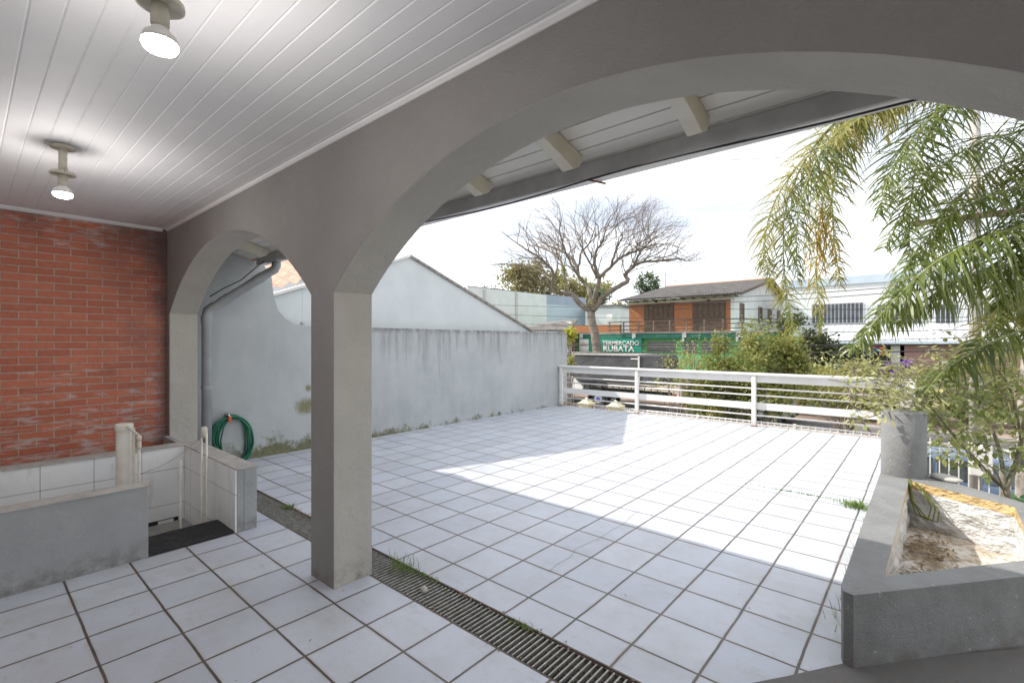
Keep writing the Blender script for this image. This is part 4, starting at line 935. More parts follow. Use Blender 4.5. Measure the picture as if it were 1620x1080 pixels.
a, b_ = atD(961, 497, 51.8), atD(974, 505, 51.8); build('window', MB().box(a.x, b_.x, b_.y - .75, b_.y - .1, b_.z, a.z), M['signwhite'], sb)
# far pale house seen through the small arch
fh = thing('far_house', 'far pale building with small blue windows seen through the small arch', 'building', (-60, 25, zG))
p_, q_ = atD(425, 430, 62), atD(500, 436, 62)
build('wall', wallseg(MB(), p_, q_, p_.z, 4), M['whitewall'], fh)
d_ = (q_ - p_).normalized()
for i, (xx, c3) in enumerate(((438, 'bluewall'), (449, 'bluewall'), (460, 'dark'), (469, 'bluewall'), (477, 'bluewall'))):
    a, b_ = atD(xx, 436, 61.4), atD(xx + 5, 442, 61.4)
    build('window', MB().prism([(a.x, a.y, b_.z), (b_.x, b_.y, b_.z), (b_.x, b_.y, a.z), (a.x, a.y, a.z)], (.3, .3, 0)), plain('window_blue', (.25, .38, .55), None, 2, .3) if c3 == 'bluewall' else M['dark'], fh)

# white two-storey building on the right
M['shutterd2'] = plain('dark_window', (.06, .06, .065), (.14, .14, .15), 2, .3)
YW = 41.0
wb_ = thing('white_building', 'white two storey building with barred windows and a sheet metal awning behind the palm', 'building', (0, YW, zG))
a = atY(1238, 446, YW); e = atY(1760, 446, YW)
build('wall', MB().box(a.x, e.x + 6, YW, YW + 10, zG, a.z), M['whitewall'], wb_)
build('parapet', MB().box(a.x - .1, e.x + 6, YW - .12, YW - .002, a.z - .5, a.z + .06), M['bluewall'], wb_)
for (xa, xb) in ((1285, 1366), (1388, 1458), (1480, 1512), (1530, 1600)):
    p_, q_ = atY(xa, 482, YW), atY(xb, 510, YW)
    w_ = build('window', MB().box(p_.x, q_.x, YW - .06, YW - .003, q_.z, p_.z), M['shutterd2'], wb_); mbg = MB()
    nb = int((q_.x - p_.x) / .22)
    for i in range(nb + 1): xx = p_.x + (q_.x - p_.x) * i / nb; mbg.box(xx - .013, xx + .013, YW - .12, YW - .08, q_.z, p_.z)
    build('window_bars', mbg, M['bluewall'], w_)
ax0, ax1 = atY(1290, 512, YW).x, atY(1760, 512, YW).x; az = atY(1400, 513, YW).z
mb = MB(); mb.grid(lambda u, v: (ax0 + (ax1 - ax0) * u, YW - 3.2 * v, az - 1.15 * v + .03 * math.sin(u * 260)), 260, 2)
aw_ = build('awning', mb, plain('awning_metal', (.62, .64, .66), (.50, .51, .53), 1.5, .5), wb_, fix=False)
build('awning_edge', MB().box(ax0, ax1, YW - 3.3, YW - 3.2, az - 1.30, az - 1.12), M['bluewall'], wb_)
YQ = YW - 2.6
a, b_ = atY(1326, 543, YQ), atY(1408, 577, YQ)
build('shop_front', MB().box(a.x, b_.x, YQ, YQ + .2, b_.z, a.z), M['black'], wb_)
build('column', MB().box(b_.x + .05, b_.x + .7, YQ, YQ + .4, zG, a.z), M['signwhite'], wb_)
a2, b2_ = atY(1424, 543, YQ), atY(1500, 572, YQ); build('pink_wall', MB().box(a2.x, b2_.x + 6, YQ, YQ + .2, b2_.z - 2, a2.z), plain('pink_wall_paint', (.46, .28, .26), None, 2, .8), wb_)
s2 = thing('shop_sign', 'black shop sign with white letters and a coloured brush stroke under the white awning', 'sign', (a.x, YQ, b_.z))
p_, q_ = atY(1343, 546, YQ - .1), atY(1404, 567, YQ - .1)
build('board', MB().box(p_.x, q_.x, YQ - .1, YQ - .02, q_.z, p_.z), M['black'], s2)
k_ = atY(1364, 553.5, YQ - .11); o = textmesh('lettering', 'D.AI', .62, (k_.x, YQ - .105, k_.z), M['signwhite'], s2, .01)
k_ = atY(1364, 561.5, YQ - .11); o = textmesh('lettering', 'DE YOS', .50, (k_.x, YQ - .105, k_.z), M['signwhite'], s2, .01); o.scale.x = 1.0
for nm, xx, yy, cc, rr in (('stroke', 1388, 553, (.02, .30, .50), .4), ('stroke', 1394, 550, (.70, .10, .05), .9), ('stroke', 1397, 556, (.75, .35, .02), 1.6), ('stroke', 1385, 548, (.60, .03, .15), 2.3)):
    k_ = atY(xx, yy, YQ - .13); build(nm, MB().tube([k_ + Vector((-.35 * math.cos(rr), 0, .35 * math.sin(rr))), k_, k_ + Vector((.35 * math.cos(rr), 0, -.30 * math.sin(rr)))], [.03, .14, .05], 8), plain('stroke_paint', cc, None, 3, .5), s2)
pu = thing('flower_bed', 'violet flowering bush across the street below the pink wall', 'bush', (0, 33, zG))

# ================================================================== VEGETATION
def leafcloud(mb, c, r, n, size, asp=.45, clumps=26, seed=1, hollow=.35, flat=1.0):
    rnd = random.Random(seed); c = Vector(c); cl = []
    for i in range(clumps):
        while True:
            v = Vector((rnd.uniform(-1, 1), rnd.uniform(-1, 1), rnd.uniform(-1, 1)))
            if hollow < v.length < 1: break
        cl.append((c + Vector((v.x * r[0], v.y * r[1], v.z * r[2])), rnd.uniform(.16, .36)))
    for i in range(n):
        p, s = rnd.choice(cl); rr = sum(r) / 3 * s
        q = p + Vector((rnd.gauss(0, rr * .6), rnd.gauss(0, rr * .6), rnd.gauss(0, rr * .5 * flat)))
        d = (q - p); d = d.normalized() if d.length > 1e-3 else Vector((0, 0, 1)); d = (d + Vector((rnd.uniform(-1, 1), rnd.uniform(-1, 1), rnd.uniform(-1, .7))) * .9).normalized()
        l = size * rnd.uniform(.6, 1.3); leaf(mb, q, d, (rnd.uniform(-1, 1), rnd.uniform(-1, 1), 1), l, l * asp)
    return cl
def stems(mb, base, tips, r0, seed=0, seg=6):
    rnd = random.Random(seed)
    for tp in tips:
        b0 = Vector(base); tp = Vector(tp); mid = b0.lerp(tp, .5) + Vector((rnd.uniform(-.2, .2), rnd.uniform(-.2, .2), 0)) * (tp - b0).length * .25
        pts_ = [b0.lerp(mid, i / 4) for i in range(4)] + [mid.lerp(tp, i / 4) for i in range(5)]
        mb.tube(pts_, [r0 * (1 - .85 * i / 8) for i in range(9)], seg)
def bush(name, label, c, r, n, size, leafm, zbase, seed, clumps=26, r0=.05, cat='bush', asp=.5, hollow=.3, group=None):
    o = thing(name, label, cat, (c[0], c[1], zbase), group)
    mb = MB(); cl = leafcloud(mb, c, r, n, size, asp, clumps, seed, hollow); build('foliage', mb, leafm, o, fix=False)
    mb = MB(); stems(mb, (c[0], c[1], zbase), [x[0] for x in cl[:14]], r0, seed); build('stems', mb, M['bark'], o, smooth=True, fix=False)
    return o
# big bush before the railing
q = atY(1178, 592, 16.8)
bush('bush', 'large round green and yellow bush behind the railing, in front of the silver car', (q.x + .1, 16.8, q.z + .15), (1.5, 1.4, 1.42), 15000, .105, M['shrub'], zG, 3, 40, .07, 'bush', .55)
q = atY(1068, 585, 16.5)
bush('bush', 'loose yellow leaved bush between the truck and the big green bush', (q.x, 16.5, q.z - .1), (.8, .8, .8), 700, .095, M['shrub_yellow'], zG, 5, 22, .04)
q = atY(1110, 545, 16.2)
bush('sapling', 'thin sparse yellow sapling rising above the green bush before the brick house', (q.x, 16.2, q.z - .2), (1.0, .6, .55), 230, .10, M['shrub_yellow'], zG, 8, 12, .03, 'sapling', hollow=.5)
q = atY(1205, 635, 15.4)
bush('bush', 'lower dark part of shrubbery seen between the railing bars beside the silver car', (q.x - 1.9, 16.6, q.z - .1), (1.1, .9, .75), 4200, .10, M['shrub'], zG, 12, 20, .05)
q = atY(1335, 590, 24)
bush('bush', 'yellowish shrub behind the right end of the railing', (q.x, 24, q.z - .5), (2.1, 1.2, 1.0), 3600, .15, M['shrub_yellow'], zG, 15, 26, .05)
q = atY(1262, 560, 30)
bush('tree', 'dark leaning tree between the brick house and the white building', (q.x, 30, q.z + .2), (1.6, 1.5, 1.9), 3600, .20, M['darkbush'], zG, 21, 22, .16, 'tree')
q = atY(1295, 585, 29)
bush('bush', 'dark hedge along the lawn across the street', (q.x + 1.5, 29, -1.1), (4.5, .9, .9), 5200, .16, M['shrub'], zG, 31, 40, .05)
q = atY(1420, 588, 30)
cl = None; mb = MB(); leafcloud(mb, (q.x + .0, 30, q.z + .1), (.55, .5, .45), 420, .14, .7, 10, 77)
build('flowers', mb, leafmat('violet_flower', (.16, .05, .35), (.25, .10, .45), .2), pu, fix=False)
mb = MB(); leafcloud(mb, (q.x + .6, 30.2, q.z - .8), (1.8, .9, .9), 1800, .17, .5, 18, 78); build('foliage', mb, M['shrub'], pu, fix=False)
for i, (xx, yy, lb) in enumerate(((1530, 600, 'bright sunlit bush across the street behind the utility pole'), (1610, 590, 'bright sunlit bush across the street at the right edge'))):
    q = atY(xx, yy, 31); bush('bush', lb, (q.x, 31, q.z - .4), (2.0, 1.2, 1.5), 3000, .19, M['shrub_yellow'], zG, 40 + i, 24, .06)
# yellow plant on the corner by the boundary wall
q = atD(908, 535, 27)
bush('bush', 'bright yellow leaved plant just past the boundary wall end', (q.x - .35, q.y, q.z + .1), (.32, .35, .55), 420, .20, leafmat('bright_yellow_leaf', (.60, .55, .05), (.40, .45, .07), .35), zG, 50, 14, .04)
q = atD(905, 572, 22); bush('bush', 'small yellow green plant beside the truck behind the boundary wall end', (q.x - .15, q.y, q.z), (.3, .3, .45), 220, .17, M['shrub_yellow'], zG, 51, 8, .03)
# distant trees
def far_tree(label, c, r, n, size, mat_, seed, r0=.3, clumps=34):
    o = thing('tree', label, 'tree', (c[0], c[1], zG), 'trees on the skyline'); mb = MB(); cl = leafcloud(mb, c, r, n, size, .6, clumps, seed, .25); build('crown', mb, mat_, o, fix=False)
    mb = MB(); stems(mb, (c[0], c[1], zG), [x[0] for x in cl[:10]], r0, seed); build('trunk', mb, M['bark'], o, smooth=True, fix=False)
q = atD(845, 445, 75); far_tree('broad olive brown tree behind the warehouse left of the bare tree', q, (4.6, 4.6, 2.6), 6500, .42, M['far_leaf'], 61)
q = atD(925, 462, 78); far_tree('olive tree crown showing through the bare tree branches', q, (4.6, 4, 2.4), 4000, .42, M['far_leaf'], 62)
q = atD(780, 470, 85); far_tree('low dark green treetops just above the sloping gable coping', q, (3.6, 3, 1.3), 1800, .45, M['conifer'], 63)
q = atD(1024, 447, 66); far_tree('small grey green tree left of the antennas', q, (1.5, 1.5, 1.5), 1500, .32, M['conifer'], 64, .14, 22)
q = atD(985, 492, 62); far_tree('low green tree beside the small pale house', q, (1.8, 1.8, 1.2), 1100, .35, M['far_leaf'], 65, .14, 16)
q = atD(945, 470, 66); far_tree('small green tree crown behind the fork of the bare tree', q, (1.6, 1.6, 1.5), 1000, .32, M['conifer'], 66, .14, 16)
q = atD(470, 405, 70); far_tree('green hillside tree seen through the small arch above the pale building', (q.x, q.y, q.z + 1), (5, 4, 3), 2600, .5, M['conifer'], 67)

# ------------------------------------------------------------------ the bare tree
def catmull(P, n):
    P = [P[0] * 2 - P[1]] + P + [P[-1] * 2 - P[-2]]; o_ = []
    m_ = len(P) - 3
    for i in range(n + 1):
        u = i / n * m_; k = min(int(u), m_ - 1); f = u - k; a, b_, c_, d_ = P[k:k + 4]
        o_.append(.5 * ((2 * b_) + (c_ - a) * f + (2 * a - 5 * b_ + 4 * c_ - d_) * f * f + (3 * b_ - a - 3 * c_ + d_) * f ** 3))
    return o_
rt = random.Random(11)
bt_ = thing('bare_tree', 'big leafless spreading tree with a pale forked trunk across the street', 'tree', (-16.2, 30.5, zG))
YT = 30.5
def T(x, y, dy=0): return atY(x, y, YT + dy)
trunk = [Vector((T(952, 600).x, YT, zG)), T(951, 585), T(945, 556), T(941, 527), T(936, 508), T(935, 492)]
limbs = [
 ([(935, 492, 0), (919, 482, -.2), (908, 468, -.4), (898, 463, -.6), (882, 463, -.8), (875, 455, -1.0), (875, 431, -1.4), (862, 415, -1.8), (850, 405, -2.2), (818, 385, -3.0)], .23, .05),
 ([(898, 463, -.6), (893, 450, -.2), (891, 429, .2), (887, 413, .6), (870, 398, 1.2), (845, 388, 2.0)], .15, .05),
 ([(875, 445, -1.2), (855, 430, -.9), (830, 420, -.9), (800, 418, -1.0), (785, 420, -1.0)], .08, .03),
 ([(934, 490, 0), (933, 466, .4), (927, 450, .8), (916, 439, 1.2), (913, 423, 1.6), (898, 402, 2.1), (871, 391, 2.8), (850, 378, 3.4)], .20, .05),
 ([(914, 431, 1.4), (920, 399, 1.5), (932, 386, 1.7), (939, 366, 2.0)], .10, .04),
 ([(936, 488, 0), (943, 460, -.3), (948, 439, -.5), (941, 421, -.8), (943, 399, -1.2), (951, 386, -1.6), (958, 365, -2.0)], .19, .05),
 ([(948, 439, -.5), (967, 421, -.2), (982, 407, .3), (1006, 397, .8), (1030, 388, 1.4)], .14, .05),
 ([(967, 421, -.2), (975, 395, -.8), (985, 375, -1.4)], .09, .04),
 ([(938, 490, 0), (956, 468, .0), (975, 455, .1), (993, 444, .2), (989, 434, .3), (1001, 423, .2), (1014, 415, .0), (1038, 413, -.2), (1070, 410, -.6), (1088, 412, -.7)], .21, .035),
 ([(1001, 423, .2), (1012, 400, -.8), (1030, 380, -1.6)], .09, .04),
 ([(925, 447, .8), (905, 420, -.5), (890, 385, -1.8), (885, 362, -2.6)], .10, .04),
 ([(945, 440, -.5), (930, 410, -1.8), (915, 380, -2.8)], .09, .04),
]
tm = MB(); tm.tube(trunk, [.42, .40, .34, .31, .30, .27], 12)
build('trunk', tm, M['bark'], bt_, smooth=True, fix=False)
lm = MB(); tips = []
for pp, a, b_ in limbs:
    ps = [T(x, y, dy) for x, y, dy in pp]; n_ = len(ps) * 5; sm = catmull(ps, n_)
    for i in range(1, n_): sm[i] = sm[i] + Vector((rt.uniform(-1, 1), rt.uniform(-1, 1), rt.uniform(-1, 1))) * .035
    rs = [a * (1 - i / n_) + b_ * i / n_ for i in range(n_ + 1)]; lm.tube(sm, rs, 9)
    tips.append((sm[-1], (sm[-1] - sm[-3]).normalized(), b_))
    for i in range(int(n_ * .40), n_, 3): tips.append((sm[i], (sm[i] - sm[i - 1]).normalized(), min(rs[i] * .6, .05)))
ctr = Vector((T(940, 440).x, YT, T(940, 450).z))
br_ = MB(); tw = MB()
def dome(p):
    d = p - ctr; return (d.x / 7.4) ** 2 + (d.y / 6.5) ** 2 + (max(0, d.z) / 6.5) ** 2 + (max(0, -d.z) / 1.2) ** 2
def grow(p, d, l, r, dep):
    n_ = 4; pts_ = [p]; q = p
    for i in range(n_):
        o_ = (q - ctr); o_.z *= .35; o_ = o_.normalized() if o_.length > .01 else Vector((0, 0, 1))
        d = (d + Vector((rt.uniform(-1, 1), rt.uniform(-1, 1), rt.uniform(-.8, .9))) * .32 + o_ * .11 + Vector((0, 0, .02))).normalized()
        q = q + d * l / n_; pts_.append(q)
    e = r * .62
    (br_ if dep > 2 else tw).tube(pts_, [r + (e - r) * i / n_ for i in range(n_ + 1)], 6 if dep > 2 else 3, cap=False)
    if dep == 0 or dome(q) > 1.12: return
    kids = 3 if dep in (5, 4, 3) else 2
    for i in range(kids):
        s = d.orthogonal().normalized(); s = Matrix.Rotation(rt.uniform(0, 6.28), 3, d) @ s
        nd = (d + s * rt.uniform(.35, .85)).normalized(); start = q if i < 2 else pts_[rt.choice((2, 3))]
        grow(start, nd, l * rt.uniform(.66, .88), e * (.95 if i == 0 else .75), dep - 1)
for p, d, r in tips:
    for k in range(2):
        s = Vector((rt.uniform(-1, 1), rt.uniform(-1, 1), rt.uniform(-.1, .9))); grow(p, (d * .6 + s * .9).normalized(), 1.5, r * (.85 if k == 0 else .7), 4)
build('limbs', lm, M['bark'], bt_, smooth=True, fix=False); build('branches', br_, M['bark'], bt_, smooth=True, fix=False)
build('twigs', tw, M['twig'], bt_, fix=False)
mb = MB(); 
for c3 in (T(930, 470, .4), T(925, 450, .8), T(891, 440), T(940, 480), T(888, 455, -.8), T(893, 425, .2)): leafcloud(mb, c3, (.4, .3, .5), 150, .16, .5, 6, int(c3.x * 10) % 97)
build('epiphytes', mb, M['shrub_yellow'], bt_, fix=False)
print('twig faces', len(tw.f), len(br_.f))

# ------------------------------------------------------------------ palm
rp = random.Random(5)
pm = thing('palm_tree', 'palm tree with long drooping feathery fronds at the right of the terrace', 'palm', (atD(1626, 780, 6.0).x, atD(1626, 780, 6.0).y, zG))
cr0 = atD(1690, 130, 5.9)
b0 = pm.location.copy()
tr = [b0, atD(1628, 780, 6.0), atD(1630, 640, 6.0), atD(1645, 450, 5.95), cr0]
mb = MB(); mb.tube(tr, [.17, .125, .115, .11, .13], 18); build('trunk', mb, M['palm_bark'], pm, smooth=True, fix=False)
def frond(pix, mat_, ln=.62, n=64, droop=1.0, wd=.017, start=.12, r0=.018, tipl=.5):
    P = [atD(x, y, t_) for x, y, t_ in pix]; C_ = catmull(P, n)
    rm = MB(); rm.tube(C_, [r0 * (1 - .8 * i / n) for i in range(n + 1)], 6, cap=False)
    fo = build('frond', rm, M['rachis'], pm, smooth=True, fix=False)
    lf = MB()
    for i in range(int(n * start), n + 1):
        u = i / n; tg = (C_[min(i + 1, n)] - C_[max(i - 1, 0)]).normalized()
        side = tg.cross(Vector((0, 0, 1))); side = side.normalized() if side.length > .15 else tg.cross(Vector((1, .3, 0))).normalized()
        upv = side.cross(tg).normalized()
        env = ln * (math.sin(math.pi * min(1, .25 + .75 * u)) * .5 + .5) * (1 - (1 - tipl) * max(0, (u - .75) / .25))
        for sgn in (-1, 1):
            for rep in range(2):
                l = env * rp.uniform(.65, 1.15); el = rp.uniform(-.9, .75)
                d = (side * sgn * rp.uniform(.55, 1) + tg * rp.uniform(.1, .8) + upv * el).normalized(); p = C_[i] + tg * rp.uniform(-.015, .015)
                w_ = wd * rp.uniform(.8, 1.35); ns = 6; prev = p; row = []
                wa = (tg - d * tg.dot(d)).normalized()
                if wa.length < .5: wa = upv
                wa = (wa + Vector((rp.uniform(-1, 1), rp.uniform(-1, 1), rp.uniform(-1, 1))) * .5).normalized(); dr = droop * rp.uniform(.7, 1.4)
                for s in range(ns + 1):
                    f = s / ns; hw = w_ * .5 * (1 - f ** 2.6) * (.6 + .5 * min(1, f * 4)) + .0006
                    row.append((prev - wa * hw, prev + wa * hw))
                    d = (d + Vector((0, 0, -1)) * dr * .26 * (f + .4) + Vector((rp.uniform(-1, 1), rp.uniform(-1, 1), 0)) * .05).normalized()
                    prev = prev + d * l / ns
                k0 = len(lf.v)
                for a, b_ in row: lf.v += [tuple(a), tuple(b_)]
                for s in range(ns): lf.f.append((k0 + 2 * s, k0 + 2 * s + 1, k0 + 2 * s + 3, k0 + 2 * s + 2))
    build('leaflets', lf, mat_, fo, fix=False)
CR = (1690, 130, 5.9)
frond([CR, (1560, 60, 5.9), (1430, 120, 5.9), (1310, 205, 5.9), (1248, 310, 5.9), (1240, 420, 5.9), (1255, 520, 5.9)], M['palm_old'], .74, 120, .9, .014)
frond([CR, (1540, 90, 6.2), (1410, 140, 6.3), (1330, 220, 6.4), (1300, 330, 6.4), (1292, 430, 6.4), (1300, 520, 6.4)], M['palm_old'], .66, 120, 1.1, .013)
frond([CR, (1540, 90, 5.7), (1400, 150, 5.6), (1300, 240, 5.6), (1262, 350, 5.6), (1262, 440, 5.6)], M['palm'], .66, 110, 1.0, .014)
frond([CR, (1560, 110, 5.4), (1440, 150, 5.2), (1370, 180, 5.1), (1320, 225, 5.0)], M['palm_old'], .50, 70, 1.0, .014)
frond([CR, (1590, 110, 5.6), (1520, 150, 5.5), (1460, 230, 5.5), (1440, 330, 5.5), (1440, 420, 5.5)], M['palm'], .62, 100, .8, .015)
frond([CR, (1640, 110, 5.4), (1560, 130, 5.1), (1480, 180, 4.9), (1415, 260, 4.8), (1390, 340, 4.8)], M['palm'], .62, 96, .9, .016)
frond([CR, (1680, 180, 5.4), (1620, 205, 5.1), (1540, 230, 4.9), (1460, 290, 4.8), (1400, 390, 4.8)], M['palm'], .66, 96, 1.0, .017)
frond([CR, (1700, 230, 5.2), (1620, 290, 4.9), (1540, 320, 4.8), (1470, 370, 4.8), (1410, 460, 4.8)], M['palm'], .66, 96, 1.1, .017)
frond([CR, (1710, 260, 5.2), (1640, 345, 4.7), (1560, 375, 4.5), (1480, 415, 4.4), (1410, 480, 4.4), (1350, 550, 4.4)], M['palm'], .60, 110, 1.7, .020)
frond([CR, (1720, 300, 5.2), (1660, 400, 4.7), (1580, 425, 4.6), (1500, 450, 4.5), (1420, 510, 4.5)], M['palm'], .62, 96, 1.6, .019)
frond([CR, (1740, 320, 5.1), (1690, 490, 4.6), (1620, 520, 4.5), (1550, 550, 4.4), (1490, 590, 4.4), (1450, 640, 4.4)], M['palm'], .42, 90, 1.6, .018)
frond([CR, (1740, 320, 5.3), (1700, 440, 5.1), (1630, 480, 5.0), (1560, 530, 4.9), (1510, 590, 4.9)], M['palm_old'], .50, 80, 1.3, .018)
frond([CR, (1720, 180, 5.2), (1650, 260, 4.9), (1600, 380, 4.8), (1580, 480, 4.8)], M['palm'], .6, 80, 1.0, .018)
frond([CR, (1620, 60, 6.3), (1500, 110, 6.5), (1430, 150, 6.6), (1400, 220, 6.7)], M['palm_old'], .55, 70, 1.0, .014)
frond([CR, (1540, 80, 5.8), (1400, 130, 5.9), (1290, 230, 6.0), (1225, 320, 6.0), (1210, 400, 6.0), (1225, 460, 6.0)], M['palm_old'], .60, 110, 1.1, .013)
frond([CR, (1560, 80, 6.0), (1430, 130, 6.1), (1345, 200, 6.2), (1318, 290, 6.2), (1320, 380, 6.2), (1330, 450, 6.2)], M['palm_old'], .60, 110, 1.1, .013)
frond([CR, (1560, 90, 5.5), (1460, 110, 5.4), (1390, 150, 5.3), (1345, 200, 5.3)], M['palm'], .55, 80, 1.1, .014)
frond([CR, (1690, 200, 5.5), (1640, 240, 5.4), (1570, 270, 5.3), (1500, 330, 5.3), (1460, 420, 5.3)], M['palm_old'], .62, 90, 1.0, .016)
frond([CR, (1720, 220, 5.0), (1700, 330, 4.9), (1650, 370, 4.8), (1600, 430, 4.8), (1570, 520, 4.8)], M['palm'], .62, 90, 1.1, .017)
frond([CR, (1730, 280, 5.6), (1710, 400, 5.5), (1650, 440, 5.4), (1590, 480, 5.4), (1530, 550, 5.4)], M['palm_old'], .55, 86, 1.3, .017)
mb = MB(); mb2 = MB()
for k in range(26):
    x, y = rp.gauss(1292, 16), rp.uniform(290, 400); a = atD(x, y, 6.1); pts_ = [a]
    for i in range(6): a = a + Vector((rp.uniform(-.03, .03), rp.uniform(-.03, .03), -.09)); pts_.append(a)
    mb.tube(pts_, .0045, 4, cap=False)
    for q in pts_: 
        for j in range(2): leaf(mb2, q, (rp.uniform(-1, 1), rp.uniform(-1, 1), rp.uniform(-1, 0)), (0, 0, 1), .035, .02)
fs = build('flower_stalk', mb, M['palm_fruit'], pm, fix=False); build('fruit', mb2, M['palm_fruit'], fs, fix=False)

# ------------------------------------------------------------------ small broad-leaved tree by the planter
rb = random.Random(9)
st_ = thing('small_tree', 'small broad leaved tree with forked olive stems growing behind the planter', 'tree', (atD(1590, 800, 5.3).x, atD(1590, 800, 5.3).y, zG))
mb = MB(); base = atD(1592, 812, 5.3)
def D(x, y, t_=5.3): return atD(x, y, t_)
br = [
 ([st_.location.copy(), base, D(1590, 770)], [.06, .042, .036]),
 ([D(1590, 772), D(1560, 745, 5.25), D(1530, 712, 5.1), D(1500, 678, 5.0), D(1470, 640, 4.9), D(1445, 615, 4.85)], [.026, .024, .020, .016, .011, .006]),
 ([D(1590, 775), D(1583, 720, 5.35), D(1570, 680, 5.4), D(1555, 655, 5.45), D(1535, 625, 5.5), D(1510, 600, 5.5)], [.024, .020, .017, .013, .009, .004]),
 ([D(1591, 772), D(1607, 735, 5.3), D(1617, 690, 5.3), D(1622, 650, 5.3), D(1630, 600, 5.3)], [.030, .026, .022, .018, .012]),
 ([D(1617, 700, 5.3), D(1605, 640, 5.2), D(1590, 600, 5.1), D(1560, 575, 5.1), D(1500, 562, 5.0)], [.016, .013, .010, .007, .003]),
 ([D(1500, 678, 5.02), D(1480, 670, 4.9), D(1450, 660, 4.8), D(1425, 640, 4.75)], [.010, .008, .006, .003]),
 ([D(1592, 790, 5.3), D(1575, 745, 5.15), D(1540, 725, 4.95), D(1510, 715, 4.9), D(1478, 722, 4.9)], [.008, .007, .006, .005, .003]),
 ([D(1470, 640, 4.9), D(1430, 612, 4.8), D(1390, 600, 4.7), D(1345, 605, 4.7), D(1310, 600, 4.7)], [.011, .009, .007, .005, .003]),
 ([D(1430, 625, 4.8), D(1400, 650, 4.7), D(1370, 660, 4.7), D(1345, 655, 4.7)], [.008, .006, .005, .003]),
]
for ps, rs in br: mb.tube(catmull(ps, 14), [rs[0] + (rs[-1] - rs[0]) * i / 14 for i in range(15)], 9, cap=False)
lv = MB(); pale = MB(); tws = MB()
def sprig(c, mbx, n=7, l=.085, sp=.10):
    c = Vector(c)
    for k in range(n):
        d = Vector((rb.uniform(-1, 1), rb.uniform(-1, 1), rb.uniform(-.7, .7))).normalized(); e = c + d * rb.uniform(.3, 1) * sp
        tws.tube([c, c.lerp(e, .5) + Vector((0, 0, .01)), e], [.0025, .002, .0014], 4, cap=False)
        leaf(mbx, e, (d + Vector((0, 0, -.35))).normalized(), (rb.uniform(-.4, .4), rb.uniform(-.4, .4), 1), l * rb.uniform(.6, 1.35), l * .48)
for i in range(60): sprig(D(rb.uniform(1480, 1640), rb.gauss(600, 26), rb.uniform(5.0, 6.0)), pale, 6, .08, .12)
for i in range(130):
    sprig(D(rb.uniform(1480, 1640), rb.gauss(650, 46), rb.uniform(4.7, 5.8)), lv, 6, .09, .12)
for i in range(14): sprig(D(rb.uniform(1470, 1545), rb.uniform(655, 735), 4.9), lv, 4, .085, .10)
for i in range(95):
    x = rb.uniform(1340, 1500); sprig(D(x, 605 + rb.gauss(0, 24) + abs(x - 1420) * .05, rb.uniform(4.5, 5.2)), pale, 6, .065, .12)
for i in range(10): sprig(D(rb.uniform(1285, 1345), rb.uniform(560, 620), 4.9), pale, 4, .05, .1)
for i in range(4): sprig(D(1362 + rb.uniform(-10, 10), 655 + rb.uniform(-8, 8), 4.6), pale, 3, .08, .06)
for i in range(46): sprig(D(rb.uniform(1385, 1490), 632 + rb.gauss(0, 13), rb.uniform(4.0, 4.5)), pale, 5, .06, .11)
build('branches', mb, M['near_bark'], st_, smooth=True, fix=False); build('twigs', tws, M['near_bark'], st_, fix=False)
build('leaves', lv, M['near_leaf'], st_, fix=False); build('pale_leaves', pale, M['pale_leaf'], st_, fix=False)
mb = MB()
for (x, y) in ((1508, 775), (1540, 792), (1600, 800), (1618, 785), (1470, 770)):
    for k in range(7):
        a = rb.uniform(0, 6.3); leaf(mb, atD(x + rb.uniform(-10, 10), y + 12, 5.6), (math.cos(a), math.sin(a), .6), (0, 0, 1), .22, .09)
gp_ = tag(build('low_plant', mb, leafmat('dark_broad_leaf', (.04, .12, .05), (.07, .16, .06), .25)), 'low dark broad leaved plant at the foot of the small tree behind the planter', 'plant')
# dark bare stems by the street fence
mb = MB()
for ps in ([(1352, 655), (1368, 672), (1382, 690), (1390, 705)], [(1405, 655), (1398, 680), (1390, 705)], [(1335, 600), (1350, 640), (1356, 660)], [(1370, 600), (1362, 640), (1365, 670)]):
    mb.tube(catmull([atD(x, y, 12) for x, y in ps], 10), [.035 - .002 * i for i in range(11)], 6, cap=False)
q = atD(1390, 705, 12); mb.tube([q, Vector((q.x, q.y, zG))], .035, 6)
tag(build('bare_shrub', mb, M['twig'], smooth=True, fix=False), 'dark bare forked stems behind the right part of the railing', 'shrub')

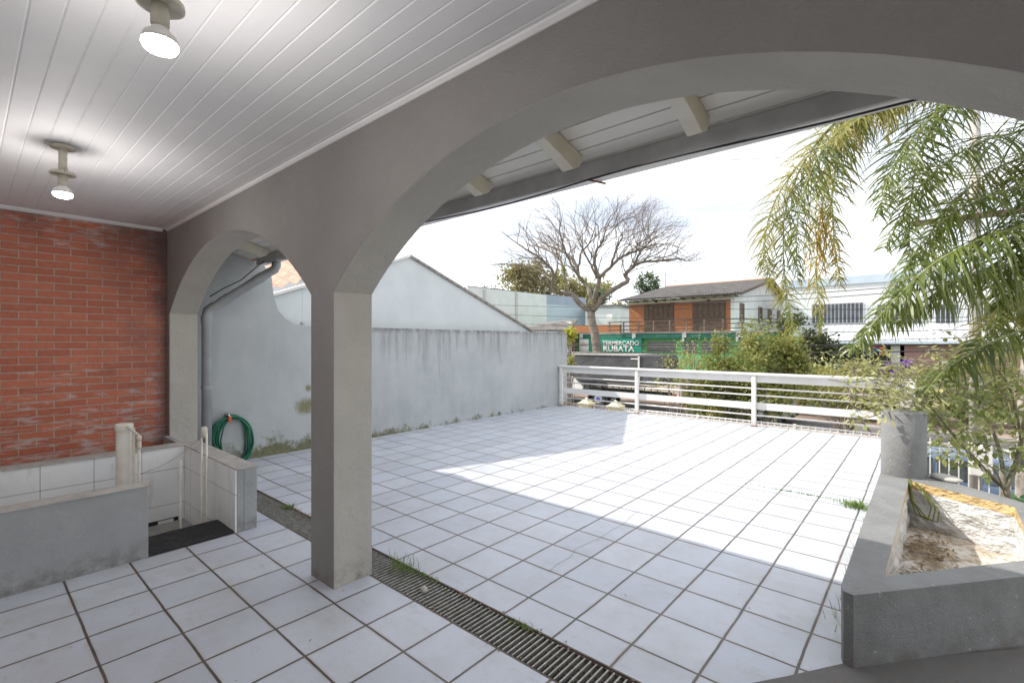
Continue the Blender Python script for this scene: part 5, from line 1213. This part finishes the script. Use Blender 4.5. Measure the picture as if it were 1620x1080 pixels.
# ================================================================== POLES AND WIRES
M['concrete'] = plain('pole_concrete', (.44, .42, .39), (.34, .32, .30), 5, .85)
pw_ = atY(1543, 600, 13.55)
up = thing('utility_pole', 'grey concrete utility pole with a crossarm standing behind the palm fronds', 'utility pole', (pw_.x, 13.55, zG))
build('pole', MB().lathe((pw_.x, 13.55, 0), [(.105, zG), (.075, 7.2)], 14), M['concrete'], up, smooth=True)
zx = atY(1543, 344, 13.55).z
build('crossarm', MB().box(pw_.x - 1.0, pw_.x + 1.0, 13.40, 13.50, zx - .05, zx + .06), M['dwood'], up)
for dx in (-.9, -.45, .45, .9): build('insulator', MB().lathe((pw_.x + dx, 13.45, zx + .061), [(.02, 0), (.045, .03), (.03, .06), (.045, .09), (.02, .13)], 10), M['signwhite'], up)
def wire(p, q, sag, label, r=.012, grp='overhead wires along the street'):
    p, q = Vector(p), Vector(q); n_ = 26
    return tag(build('overhead_wire', MB().tube([p.lerp(q, i / n_) + Vector((0, 0, -sag * 4 * (i / n_) * (1 - i / n_))) for i in range(n_ + 1)], r, 5, cap=False), M['wire'], smooth=True, fix=False), label, 'wire', grp)
wl_ = 'thin black overhead wire, one of many strung along the street before the brick house'
for (ya, yb, sg_) in ((476, 488, .3), (503, 505, .5), (517, 519, .4), (533, 530, .5), (545, 540, .4), (488, 500, .45)):
    p, q = atY(640, ya, 28.6), atY(1640, yb, 28.6); wire(p, q, sg_, wl_, .016)
for (ya, yb) in ((554, 553), (541, 543)):
    wire(atY(700, ya, 22), atY(1640, yb, 22), .15, wl_, .022)
wire(atY(1060, 470, 24), atY(1640, 432, 18), .2, 'overhead wire crossing the sky just left of the palm, upper one of the pair', .014)
wire(atY(1060, 478, 24), atY(1640, 441, 18), .2, 'overhead wire crossing the sky just left of the palm, lower one of the pair', .014)
wire(atY(1100, 255, 15), atY(1600, 225, 13.5), .05, 'short wire end against the sky below the eave at the palm tips', .008)
for (x, yt, lb, ca) in ((1052, 430, 'grey pole with short crosspieces behind the brick house roof', 'pole'), (1069, 429, 'thin antenna mast behind the brick house roof', 'antenna')):
    q = atD(x, yt, 50); o_ = thing('mast', lb, ca, (q.x, q.y, zG)); th = .13 if x == 1052 else .035
    build('pole', MB().tube([(q.x, q.y, zG), (q.x, q.y, q.z)], th, 8), M['gutter'], o_, smooth=True)
    for dz in (.35, 1.0): build('crosspiece', MB().tube([(q.x - .7, q.y - .3, q.z - dz), (q.x + .5, q.y + .2, q.z - dz)], .035, 6), M['gutter'], o_)
